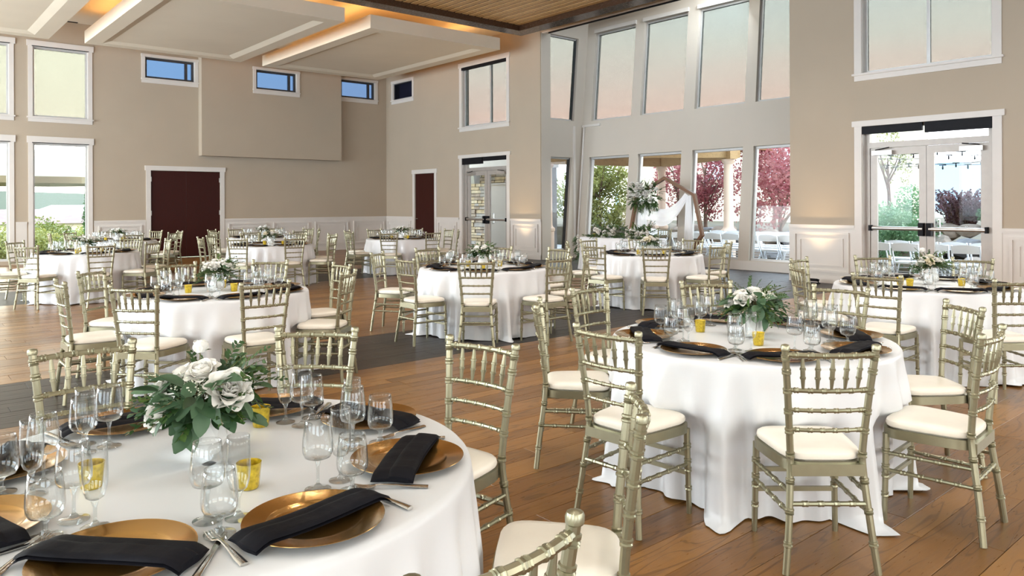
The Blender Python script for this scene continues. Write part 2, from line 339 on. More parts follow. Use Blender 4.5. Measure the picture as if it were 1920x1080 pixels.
def window(fn, u0, u1, v0, v1, casing=0.11, fm='alu', glass='pane', mull=(), shade=None, apron=True, depth=0.16, ft=0.05, head=None, ear=0.03):
    WN[0] += 1
    root = empty('window_%d' % WN[0]); root['kind'] = 'structure'
    b = MB(); frame4(b, fn, u0, u1, v0, v1, ft, depth - 0.07, depth); b.build('window_frame', M[fm], root)
    edges = [u0 + ft] + [x for mm in mull for x in (mm - ft / 2, mm + ft / 2)] + [u1 - ft]
    for mm in mull:
        MB().fbox(fn, mm - ft / 2, mm + ft / 2, v0 + ft, v1 - ft, depth - 0.07, depth).build('mullion', M[fm], root)
    for i in range(0, len(edges), 2):
        MB().fbox(fn, edges[i], edges[i + 1], v0 + ft, v1 - ft, depth - 0.035, depth - 0.028).build('window_pane', M[glass], root)
        if shade: MB().fbox(fn, edges[i] + 0.002, edges[i + 1] - 0.002, v0 + ft, v1 - ft, depth - 0.062, depth - 0.060).build('roller_shade', M[shade], root)
    if casing:
        c = casing
        MB().fbox(fn, u0 - c, u0, v0, v1, -0.022, 0.0).build('side_casing', M['white'], root)
        MB().fbox(fn, u1, u1 + c, v0, v1, -0.022, 0.0).build('side_casing', M['white'], root)
        MB().fbox(fn, u0 - c - ear, u1 + c + ear, v1, v1 + (head or c * 1.3), -0.034, 0.0).build('head_casing', M['white'], root)
        if apron:
            q = MB(); q.fbox(fn, u0 - c - ear, u1 + c + ear, v0 - 0.035, v0, -0.055, 0.0); q.fbox(fn, u0 - c, u1 + c, v0 - 0.13, v0 - 0.035, -0.02, 0.0)
            q.build('window_sill', M['white'], root)
        # reveal lining
        q = MB(); t = 0.012
        for (a, bb, c2, d) in ((u0 - 0.001, u0 + t, v0, v1), (u1 - t, u1 + 0.001, v0, v1), (u0, u1, v1 - t, v1 + 0.001), (u0, u1, v0 - 0.001, v0 + t)):
            q.fbox(fn, a, bb, c2, d, -0.001, depth - 0.07)
        q.build('reveal', M['white'], root)
    return root

# ---- floor: one slab with every plank its own board
slab = MB().box(XL - .3, 17.2, YF - .3, YB + .3, -0.25, -0.018).build('floor', pmat('subfloor', (0.02, 0.012, 0.008), 0.9)); slab['kind'] = 'structure'
rnd = random.Random(11)
def dark_at(x, y):
    if 6.05 < y < 7.55: return True
    if x > 11.75 and 6.05 < y < 15.55: return True
    if 13.45 < y < 15.55: return True
    return False
def plank(b, x0, x1, y0, y1, a, dz=0.0, mi=0):
    e, z = 0.0012, dz
    P = [(x0, y0, -0.018), (x1, y0, -0.018), (x1, y1, -0.018), (x0, y1, -0.018)]
    P += [(x0, y0, z - 0.0022), (x1, y0, z - 0.0022), (x1, y1, z - 0.0022), (x0, y1, z - 0.0022)]
    P += [(x0 + e, y0 + e, z), (x1 - e, y0 + e, z), (x1 - e, y1 - e, z), (x0 + e, y1 - e, z)]
    F = [(0, 1, 5, 4), (1, 2, 6, 5), (2, 3, 7, 6), (3, 0, 4, 7), (4, 5, 9, 8), (5, 6, 10, 9), (6, 7, 11, 10), (7, 4, 8, 11), (8, 9, 10, 11)]
    b.quadmesh(P, F, mi, a)
cs, sn_ = math.cos(PSI), math.sin(PSI)
near = []; rest = MB()
ybreaks = [YF, 6.05, 7.55, 13.45, 15.55, YB]
for k in range(len(ybreaks) - 1):
    y = ybreaks[k]
    while y < ybreaks[k + 1] - 1e-4:
        wd = rnd.choice((0.125, 0.125, 0.165, 0.205)); y1 = y + wd
        if ybreaks[k + 1] - y1 < 0.09: y1 = ybreaks[k + 1]
        segs = [(XL, 11.75), (11.75, 14.9)] if 6 < y < 15.5 else [(XL, XR)]
        for (sx0, sx1) in segs:
            x = sx0 - rnd.random() * 0.8
            while x < sx1:
                x1 = min(x + rnd.uniform(0.55, 1.55), sx1); xa = max(x, sx0)
                if sx1 - x1 < 0.25: x1 = sx1
                if x1 - xa > 0.05:
                    mx_, my_ = (xa + x1) / 2, (y + y1) / 2
                    fwd = mx_ * sn_ + my_ * cs; lat = mx_ * cs - my_ * sn_
                    a = rnd.random(); dz = rnd.uniform(-0.0008, 0.0006)
                    it = (xa + 0.0011, x1 - 0.0011, y + 0.0013, y1 - 0.0013, a, dz, dark_at(mx_, my_))
                    sz = 0
                    if fwd > 1.6 and abs(lat / fwd) < 0.72:
                        sx_ = lat / fwd * FPX + 960; sy_ = HOR + FPX * CAMH / fwd
                        if -60 < sx_ < 1980 and sy_ < 1130:
                            sz = (x1 - xa) * (y1 - y) / fwd ** 3
                            # boards hidden under the two front cloths do not count
                            if math.hypot(mx_ - 0.75, my_ - 2.24) < 0.95 or math.hypot(mx_ - 3.75, my_ - 2.33) < 0.9: sz *= 0.05
                            if sx_ < 900 and sy_ > 800: sz *= 0.05
                    near.append((sz, it))
                x = x1
        y = y1
near.sort(key=lambda q: -q[0])
for i, (sz, it) in enumerate(near):
    if i < 300 and sz > 0:
        b = MB(); plank(b, *it[:6]); b.build('plank', M['darkplank' if it[6] else 'plank'], slab)
    else:
        plank(rest, *it[:6], mi=1 if it[6] else 0)
o = rest.build('distant_planks', [M['plank'], M['darkplank']], slab); o['kind'] = 'stuff'

# ---- walls
DOOR_R = (4.06, 6.12); DOOR_F = (15.97, 18.05)
wall('wall_right', fR, (YF, 7.505), (0, ZC), [(*DOOR_R, -1, 2.85), (*DOOR_R, 3.80, 6.15), (-4.8, -.4, .3, 4.9)], 0.26, M['wall'])
wall('wall_right_far', fR, (14.595, YB + .26), (0, ZC), [(*DOOR_F, -1, 2.85), (15.97, 18.05, 3.78, 5.56), (20.76, 21.94, 5.0, 5.56), (19.5, 20.62, -1, 2.47)], 0.26, M['wall'])
wall('wall_right_header', fR, (7.52, 14.58), (6.02, ZC + .9), [], 0.26, M['wall'])
BW = [(-0.36, 0.91), (1.40, 2.65), (3.15, 4.40)]
SW = [(5.80, 7.14), (8.93, 10.25), (11.79, 13.07)]
hs = []
for a, b_ in BW: hs += [(a, b_, 0.10, 3.09), (a, b_, 3.76, 5.55)]
for a, b_ in (SW[0], SW[2]): hs.append((a, b_, 5.02, 5.62))
hs.append((8.70, 10.25, 4.90, 5.65))
hs.append((5.94, 7.85, -1, 2.46))
wall('wall_back', fB, (XL, XR), (0, ZC), hs, 0.26, M['wall'])
wall('wall_left', fL, (YF, YB + .26), (0, ZC), [(y - 2.0, y + 2.0, 0.4, 5.0) for y in (-2.4, 3.4, 9.2, 15.0, 20.0)], 0.26, M['wall'])
wall('wall_rear', fF, (XL, XR + .26), (0, ZC), [(x - 2.1, x + 2.1, 0.3, 3.6) for x in (-3.3, 2.4, 8.1)], 0.26, M['wall'])
MB().box(XL - .3, XR + .3, YF - .3, YB + .3, ZC, ZC + .2).build('ceiling', M['ceil'])['kind'] = 'structure'
# ---- bay: leaning front, two returns, roof
BAYW = [(7.85, 9.22), (9.49, 10.86), (11.18, 12.54), (12.84, 14.26)]
hs = []
for a, b_ in BAYW: hs += [(a, b_, 0.22, 2.76), (a, b_, 3.76, 6.20)]
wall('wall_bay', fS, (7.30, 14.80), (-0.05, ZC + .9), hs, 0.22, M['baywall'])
def bay_return(name, fn):
    b = MB()
    xr = lambda z: 14.42 + SL * z
    xe = lambda z: SX0 + SL * z + 0.02
    def cell(xa, xb, z0, z1):       # xa, xb functions of z
        P = [fn(xa(z), z, w) for z in (z0,) for w in (0,)]
        q = [(xa(z0), z0, 0), (xb(z0), z0, 0), (xb(z0), z0, .2), (xa(z0), z0, .2), (xa(z1), z1, 0), (xb(z1), z1, 0), (xb(z1), z1, .2), (xa(z1), z1, .2)]
        b.hexa([fn(*p) for p in q])
    k1 = lambda z: XR + .03; k2 = lambda z: 13.86
    cell(k1, k2, -.05, ZC + .9); cell(xr, xe, -.05, ZC + .9)
    for z0, z1 in ((-.05, .22), (2.75, 3.76), (6.05, ZC + .9)): cell(k2, xr, z0, z1)
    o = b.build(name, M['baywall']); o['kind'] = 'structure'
    for z0, z1, sh in ((.22, 2.75, None), (3.76, 6.05, 'shade')):
        WN[0] += 1; root = empty('window_%d' % WN[0]); root['kind'] = 'structure'
        b = MB(); t = .045
        def bar(p0, p1, p2, p3, w0, w1, nm, mt):
            q = [(*p0, w0), (*p1, w0), (*p1, w1), (*p0, w1), (*p3, w0), (*p2, w0), (*p2, w1), (*p3, w1)]
            return MB().hexa([fn(*p) for p in q]).build(nm, M[mt], root)
        A, B_, C_, D = (13.86, z0), (xr(z0), z0), (xr(z1), z1), (13.86, z1)
        a2, b2, c2, d2 = (13.86 + t, z0 + t), (xr(z0 + t) - t, z0 + t), (xr(z1 - t) - t, z1 - t), (13.86 + t, z1 - t)
        bar(A, B_, b2, a2, .08, .15, 'window_frame', 'alu'); bar(d2, c2, C_, D, .08, .15, 'window_frame', 'alu')
        bar(A, a2, d2, D, .08, .15, 'window_frame', 'alu'); bar(b2, B_, C_, c2, .08, .15, 'window_frame', 'darkframe')
        bar(a2, b2, c2, d2, .115, .122, 'window_pane', 'pane')
        if sh: bar(a2, b2, c2, d2, .09, .092, 'roller_shade', sh)
bay_return('wall_bay_far', fN); bay_return('wall_bay_near', fK)
MB().box(XR, 15.8, 7.2, 14.9, ZC + .88, ZC + 1.0).build('ceiling_bay', M['baywall'])['kind'] = 'structure'
for a, b_ in reversed(BAYW):
    window(fS, a, b_, 0.22, 2.76, casing=0, depth=0.15, ft=0.05)
    w = window(fS, a, b_, 3.76, 6.20, casing=0, depth=0.15, ft=0.045, shade='shade')
    MB().fbox(fS, a - .03, b_ + .03, 6.20, 6.30, -0.05, 0.02).build('shade_valance', M['white'], w)
def trim(bld, m='white', parent=None):
    TN[0] += 1; o = bld.build('trim_%d' % TN[0], M[m]); o['kind'] = 'structure'; return o
trim(MB().fbox(fS, 7.54, 14.56, 0.0, 0.20, -0.03, 0.0))                       # white plinth under the bay glass
trim(MB().fbox(fN, 14.70, 14.775, 0.0, 3.62, -0.03, 0.0))
b = MB(); b.tube([fS(14.50, 0.2, -.02), fS(14.50, 3.66, -.02)], 0.025, 8); trim(b)
trim(MB().fbox(fS, 13.9, 14.56, 3.60, 3.66, -0.05, 0.0))
# ---- wainscot: rail, base and framed panels, each panel a part of its run
def wainscot(name, fn, U, zr=1.08, n=1):
    root = empty(name); root['kind'] = 'structure'
    u0, u1 = U
    MB().fbox(fn, u0, u1, 0.0, zr - .02, -0.012, 0.0).build('wainscot_board', M['white'], root)
    q = MB(); q.fbox(fn, u0, u1, zr - .05, zr, -0.035, 0.0); q.fbox(fn, u0, u1, zr - .075, zr - .05, -0.022, 0.0); q.build('chair_rail', M['white'], root)
    MB().fbox(fn, u0, u1, 0.0, 0.13, -0.026, 0.0).build('baseboard', M['white'], root)
    w = (u1 - u0) / n
    for i in range(n):
        a, c = u0 + i * w + .10, u0 + (i + 1) * w - .10
        if c - a < .15: continue
        q = MB(); frame4(q, fn, a, c, 0.20, zr - .14, .04, -0.045, -0.010)
        if c - a > .5: frame4(q, fn, a + .11, c - .11, 0.31, zr - .25, .03, -0.034, -0.010)
        q.build('wainscot_panel', M['white'], root)
trimno = lambda: 'trim_%d' % (TN.__setitem__(0, TN[0] + 1) or TN[0])
wainscot(trimno(), fR, (6.25, 7.52), n=1); wainscot(trimno(), fR, (YF, 3.93), n=6)
wainscot(trimno(), fR, (14.58, 15.82), n=1); wainscot(trimno(), fR, (18.2, 19.38), n=1); wainscot(trimno(), fR, (20.74, YB), n=1)
wainscot(trimno(), fB, (4.53, 5.81), n=1); wainscot(trimno(), fB, (7.98, XR), n=4); wainscot(trimno(), fB, (2.78, 3.02), n=1); wainscot(trimno(), fB, (1.03, 1.28), n=1)
# ---- back wall windows, small dark windows
for a, b_ in reversed(BW):
    window(fB, a, b_, 3.76, 5.55, casing=.10, shade='shade_l', depth=.14, head=.15)
    window(fB, a, b_, 0.10, 3.09, casing=.10, depth=.14, head=.17, apron=False)
for a, b_, fb in ((*SW[0], fB), (*SW[2], fB), (8.83, 10.13, lambda u, v, w: (u, YB - .27 + w, v))):
    z0 = 5.02 if fb is fB else 4.97; window(fb, a, b_, z0, z0 + .60, casing=.09, fm='darkframe', glass='bluepane', depth=.14, ft=.07, head=.07, mull=(b_ - .22,), ear=.01)
window(fR, 20.76, 21.94, 5.0, 5.56, casing=.09, fm='darkframe', shade='darkscreen', depth=.1, ft=.04, head=.09, ear=.01)
w = window(fR, 15.97, 18.05, 3.78, 5.56, casing=.12, shade='shade', mull=(16.80,), depth=.16, head=.14)
MB().fbox(fR, 15.97, 18.05, 5.48, 5.56, -0.03, .05).build('shade_cassette', M['blackmet'], w)
window(fR, *DOOR_R, 3.80, 6.15, casing=.13, shade='shade', mull=(5.05,), depth=.18, head=.14)
# thin black line of the shade slot above the back windows
for a, b_ in BW:
    for z in (3.09, 5.55): trim(MB().fbox(fB, a - .02, b_ + .02, z - .002, z + .014, -0.037, 0.0), 'blackmet')
# ---- wooden doors
def casing(root, fn, u0, u1, z, c=.12):
    MB().fbox(fn, u0 - c, u0, 0, z, -0.025, 0).build('side_casing', M['white'], root); MB().fbox(fn, u1, u1 + c, 0, z, -0.025, 0).build('side_casing', M['white'], root)
    MB().fbox(fn, u0 - c - .03, u1 + c + .03, z, z + .13, -0.036, 0).build('head_casing', M['white'], root)
def door_root():
    DN[0] += 1; r = empty('door_%d' % DN[0]); r['kind'] = 'structure'; return r
r = door_root(); casing(r, fB, 5.94, 7.85, 2.46)
for a, b_, hx in ((5.945, 6.893, 5.945), (6.897, 7.845, 7.845)):
    lf = MB().fbox(fB, a, b_, 0.01, 2.455, .02, .065).build('door_leaf', M['mahogany'], r)
    for z in (.25, 1.2, 2.15): MB().fbox(fB, hx - .02, hx + .02, z, z + .13, .005, .03).build('hinge', M['satin'], lf)
r = door_root(); casing(r, fR, 19.5, 20.62, 2.47)
lf = MB().fbox(fR, 19.505, 20.615, 0.01, 2.465, .02, .065).build('door_leaf', M['mahogany'], r)
b = MB(); b.tube([fR(20.54, 1.02, .02), fR(20.54, 1.02, -.05)], .012, 8); b.tube([fR(20.54, 1.02, -.05), fR(20.40, 1.02, -.05)], .011, 8); b.lathe([(0.0, 0), (.03, 0)], 8, fR(20.54, 1.02, .018)); b.build('lever_handle', M['satin'], lf)
for z in (.25, 1.2, 2.15): MB().fbox(fR, 19.49, 19.53, z, z + .13, .0, .03).build('hinge', M['satin'], lf)
# ---- glazed double doors with transom
def glass_door(u0, u1, bar_z=1.04, left_first=True, covers=((0, .49, .14), (.51, 1, .18))):
    r = door_root(); D0, D1 = .12, .18
    MB().fbox(fR, u0 - .13, u0, 0, 2.85, -0.025, 0).build('side_casing', M['white'], r); MB().fbox(fR, u1, u1 + .13, 0, 2.85, -0.025, 0).build('side_casing', M['white'], r)
    MB().fbox(fR, u0 - .17, u1 + .17, 2.85, 2.95, -0.036, 0).build('head_casing', M['white'], r)
    q = MB()
    for (a, c) in ((u0 - .001, u0 + .012), (u1 - .012, u1 + .001)): q.fbox(fR, a, c, 0, 2.85, -0.001, D0)
    q.build('reveal', M['white'], r)
    q = MB(); q.fbox(fR, u0 + .01, u0 + .09, 0, 2.85, D0 - .02, D1); q.fbox(fR, u1 - .09, u1 - .01, 0, 2.85, D0 - .02, D1); q.fbox(fR, u0 + .09, u1 - .09, 2.46, 2.56, D0 - .02, D1); q.fbox(fR, u0 + .09, u1 - .09, 2.80, 2.85, D0 - .02, D1)
    q.build('door_frame', M['door_alu'], r)
    MB().fbox(fR, u0 + .09, u1 - .09, 2.56, 2.80, .15, .157).build('transom_pane', M['pane'], r)
    for (f0, f1, h) in covers:
        a, c = u1 - (u1 - u0) * f1, u1 - (u1 - u0) * f0
        MB().fbox(fR, a, c, 2.85 - h, 2.85, -0.01, .05).build('roller_shade', M['blackmet'], r)
    mid = (u0 + u1) / 2
    for side, (a, c) in ((-1, (u0 + .095, mid - .004)), (1, (mid + .004, u1 - .095))):
        q = MB(); s = .115
        q.fbox(fR, a, a + s, .01, 2.455, D0, D1 - .01); q.fbox(fR, c - s, c, .01, 2.455, D0, D1 - .01); q.fbox(fR, a + s, c - s, .01, .26, D0, D1 - .01); q.fbox(fR, a + s, c - s, 2.33, 2.455, D0, D1 - .01)
        lf = q.build('door_leaf', M['door_alu'], r)
        MB().fbox(fR, a + s, c - s, .26, 2.33, .145, .152).build('door_pane', M['pane'], lf)
        h = MB(); h.tube([fR(a + .03, bar_z, .05), fR(c - .06, bar_z, .05)], .036, 10); h.build('push_bar', M['satin'], lf, smooth=40)
        e = MB(); i0 = (c - .10, c - .02) if side < 0 else (a + .02, a + .10); e.fbox(fR, *i0, bar_z - .12, bar_z + .10, .02, D0); e.build('latch_box', M['blackmet'], lf)
        o0 = (a + .0, a + .035) if side < 0 else (c - .035, c); MB().fbox(fR, *o0, bar_z - .05, bar_z + .05, .02, D0).build('end_cap', M['blackmet'], lf)
        k = MB(); hx = a + .06 if side < 0 else c - .06; d = 1 if side < 0 else -1
        k.fbox(fR, *sorted((hx, hx + d * .34)), 2.33, 2.405, .03, D0); k.build('door_closer', M['satin'], lf)
        k = MB(); k.tube([fR(hx + d * .05, 2.42, .06), fR(hx + d * .30, 2.455, .03)], .010, 6); k.build('closer_arm', M['blackmet'], lf)
        g = MB(); gx = c + (-.16 if side < 0 else 0) if side < 0 else a + .16
        g.tube([fR(gx, bar_z - .12, D1), fR(gx, bar_z - .12, D1 + .06), fR(gx, bar_z + .16, D1 + .06), fR(gx, bar_z + .16, D1)], .012, 8); g.build('pull_handle', M['steel'], lf)
    return r
glass_door(*DOOR_R)
glass_door(*DOOR_F, covers=((0, .46, .19), (.48, 1, .12)))
# ---- projection box on the back wall
fX = lambda u, v, w: (u, YB - .27 + w, v)
wall('wall_projection_box', fX, (7.24, 11.66), (2.91, ZC), [(8.83, 10.13, 4.97, 5.57)], .268, M['wall'])
# air slot at the ceiling line
for k in range(3): trim(MB().box(3.3, 4.15, YB - .06 - .03 * k, YB - .045 - .03 * k, ZC - .012, ZC), 'blackmet')
# ---- floating ceiling clouds with cove light
CLOUDS = [(-0.6, 3.28, 14.9, 20.98), (4.05, 7.93, 14.88, 20.98), (8.65, 12.47, 15.02, 21.2)]
for i, (x0, x1, y0, y1) in enumerate(CLOUDS):
    b = MB(); zb, zt = 5.5, 5.81
    o4 = lambda d, z: [(x0 + d, y0 + d, z), (x1 - d, y0 + d, z), (x1 - d, y1 - d, z), (x0 + d, y1 - d, z)]
    rings = [o4(0, zt), o4(0, zb), o4(.33, zb), o4(.50, zb + .05)]
    vs = [p for r_ in rings for p in r_]
    fs = []
    for k in range(3):
        for j in range(4): fs.append((k * 4 + j, k * 4 + (j + 1) % 4, k * 4 + 4 + (j + 1) % 4, k * 4 + 4 + j))
    fs += [(12, 13, 14, 15), (3, 2, 1, 0)]
    b.quadmesh(vs, fs)
    o = b.build('ceiling_cloud', M['ceil']); tag(o, ['cream floating ceiling panel at the left edge, above the tall windows', 'middle cream floating ceiling panel above the brown double door', 'cream floating ceiling panel nearest the right wall, beside the slatted canopy'][i], 'ceiling panel', 'floating ceiling panels')
    q = MB()
    for (a, c, d, e) in ((x0 + .25, x0 + .28, y0 + .3, y1 - .3), (x1 - .28, x1 - .25, y0 + .3, y1 - .3), (x0 + .3, x1 - .3, y0 + .25, y0 + .28), (x0 + .3, x1 - .3, y1 - .28, y1 - .25)): q.box(a, c, d, e, zt, zt + .02)
    q.build('cove_light_strip', M['led'], o)
    for nm, loc, sx, sy in (('l', (x0 + .3, (y0 + y1) / 2), .06, y1 - y0 - .6), ('r', (x1 - .3, (y0 + y1) / 2), .06, y1 - y0 - .6), ('f', ((x0 + x1) / 2, y0 + .3), x1 - x0 - .6, .06)):
        area('cove_light', (loc[0], loc[1], zt + .06), (PI, 0, 0), sx, sy, 16, (1.0, 0.55, 0.2))
# ---- slatted wooden canopy
CX0, CX1, CY0, CY1, CZ = 1.5, 12.57, -1.0, 14.3, 5.75
can = empty('slatted_canopy', ((CX0 + CX1) / 2, (CY0 + CY1) / 2, CZ)); ox, oy = (CX0 + CX1) / 2, (CY0 + CY1) / 2
tag(can, 'dark framed oak slat canopy hanging over the middle of the hall', 'canopy')
bw = .40
for (a, c, d, e) in ((CX0, CX1, CY1 - bw, CY1), (CX1 - bw, CX1, CY0, CY1 - bw), (CX0, CX0 + bw, CY0, CY1 - bw)):
    MB().box(a - ox, c - ox, d - oy, e - oy, 0, .22).build('beam', M['beam'], can)
x = CX1 - bw - .01; k = 0
while x > CX0 + bw + .2:
    b = MB(); zz = .134
    b.hexa([(x - .152 - ox, CY0 - oy, zz), (x - .006 - ox, CY0 - oy, zz), (x - .006 - ox, CY1 - bw - oy, zz), (x - .152 - ox, CY1 - bw - oy, zz), (x - .155 - ox, CY0 - oy, zz + .008), (x - ox, CY0 - oy, zz + .008), (x - ox, CY1 - bw - oy, zz + .008), (x - .155 - ox, CY1 - bw - oy, zz + .008)], 0, rnd.random())
    b.build('slat', M['slat'], can); x -= .20
MB().box(CX0 + .01 - ox, CX1 - .01 - ox, CY0 - oy, CY1 - .01 - oy, .1425, .17).build('groove_shade_board', M['beam'], can)  # dark colour stands in for the shade in the slat grooves
q = MB()
for px in (3.0, 7.0, 11.0):
    for py in (1.0, 7.0, 13.0): q.tube([(px - ox, py - oy, .2), (px - ox, py - oy, ZC - CZ)], .02, 6)
for px in (2.9, 5.1, 7.3, 9.5, 11.4):  # unseen lamps with rings, added to brighten the table tops
    for py in (.5, 3.2, 5.9, 8.6):
        k = MB(); k.lathe([(.15, 0), (.16, -.012), (.135, -.014), (.13, .02)], 18, (px - ox, py - oy, .134)); k.build('added_lamp_ring', M['white'], can)
        d = bpy.data.lights.new('added_overhead_fill', 'AREA'); d.shape = 'DISK'; d.size = .26; d.energy = DOWN; d.color = (1.0, .97, .94); d.spread = R(105)
        l = bpy.data.objects.new('added_overhead_fill', d); C.objects.link(l); l.location = (px, py, CZ + .128)
q.build('hanger_rod', M['blackmet'], can)
# curtain tracks over the bay opening
trim(MB().box(XR - .02, XR + .10, 7.55, 14.5, 5.985, 6.02), 'white'); trim(MB().box(XR + .02, XR + .06, 7.6, 14.3, 5.955, 5.985), 'blackmet')
# ---- floor uplights
for (x, y, lb) in ((13.2, 6.89, 'small black floor uplight against the wainscot left of the glass double doors'), (13.2, 15.2, 'small black floor uplight against the far wainscot beside the glass door with stone behind')):
    u = empty('floor_uplight', (x, y, 0)); tag(u, lb, 'lamp', 'floor uplights')
    b = MB(); b.box(-.05, .05, -.11, .11, 0, .02); b.tube([(0, -.1, .02), (0, -.1, .09)], .01, 6); b.tube([(0, .1, .02), (0, .1, .09)], .01, 6); b.build('bracket', M['blackmet'], u)
    b = MB(); b.hexa([(-.06, -.09, .05), (.03, -.09, .04), (.03, .09, .04), (-.06, .09, .05), (-.03, -.09, .10), (.07, -.09, .075), (.07, .09, .075), (-.03, .09, .10)]); b.build('lamp_head', M['blackmet'], u)
    d = bpy.data.lights.new('uplight', 'SPOT'); d.energy = 170; d.spot_size = R(88); d.spot_blend = .9; d.color = (1, .72, .42); d.shadow_soft_size = .05
    l = bpy.data.objects.new('uplight_beam', d); C.objects.link(l); l.location = (x + .02, y, .12); l.rotation_euler = (R(180), R(-14), 0)
# ================================================================== FURNITURE
def ringed(path, r, rings, n=9, amp=1.28, step=0.012, single=False):
    """round bar along path (list of points) with bamboo rings at the given fractions; r is a number or function of fraction"""
    pts = [Vector(p) for p in path]; L = [0]
    for i in range(1, len(pts)): L.append(L[-1] + (pts[i] - pts[i - 1]).length)
    T = L[-1]
    def at(s):
        s = min(max(s, 0), 1) * T
        for i in range(1, len(pts)):
            if s <= L[i] + 1e-9:
                k = (s - L[i - 1]) / max(1e-9, L[i] - L[i - 1]); return pts[i - 1].lerp(pts[i], k)
        return pts[-1]
    rf = r if callable(r) else (lambda s: r)
    st = [(l / T, 1.0) for l in L]
    d = step / T
    for q in rings:
        if single: st += [(q - d * .55, 1.0), (q - d * .4, amp), (q + d * .4, amp), (q + d * .55, 1.0)]
        else: st += [(q - d * 1.1, 1.0), (q - d * .85, amp), (q - d * .35, amp), (q, 1.06), (q + d * .35, amp), (q + d * .85, amp), (q + d * 1.1, 1.0)]
    st = sorted([t for t in st if 0 <= t[0] <= 1], key=lambda t: t[0])
    out = [st[0]]
    for t in st[1:]:
        if t[0] - out[-1][0] > 1e-4: out.append(t)
    b = MB(); b.tube([at(s) for s, _ in out], [rf(s) * k for s, k in out], n); return b
def smoothpath(ctrl, n=14):
    P = [Vector(c) for c in ctrl]; out = []
    for i in range(len(P) - 1):
        p0, p1, p2, p3 = P[max(i - 1, 0)], P[i], P[i + 1], P[min(i + 2, len(P) - 1)]
        m = max(2, n // (len(P) - 1))
        for k in range(m):
            t = k / m; out.append(0.5 * ((2 * p1) + (p2 - p0) * t + (2 * p0 - 5 * p1 + 4 * p2 - p3) * t * t + (3 * p1 - p0 - 3 * p2 + p3) * t ** 3))
    out.append(P[-1]); return out
STILE = [(.186, -.235, 0), (.166, -.215, .18), (.149, -.185, .40), (.149, -.183, .50), (.164, -.203, .70), (.183, -.228, .905)]
def stile_at(z):
    for i in range(1, len(STILE)):
        if z <= STILE[i][2]:
            a, b = Vector(STILE[i - 1]), Vector(STILE[i]); return a.lerp(b, (z - a.z) / (b.z - a.z))
    return Vector(STILE[-1])
def bowed(z, bow, n=8):
    p = stile_at(z); out = []
    for i in range(n + 1):
        u = i / n * 2 - 1; out.append((u * p.x, p.y - bow * (1 - u * u), z))
    return out
def seat_outline(k=1.0, n=28, half=.19, fx=.205, bx=.170):
    out = []
    for i in range(n):
        a = 2 * PI * i / n; c, s = math.cos(a), math.sin(a); e = 0.42
        x = math.copysign(abs(c) ** e, c); y = math.copysign(abs(s) ** e, s)
        w = bx + (fx - bx) * (y + 1) / 2
        out.append((x * w * k, y * half * k, 0))
    return out
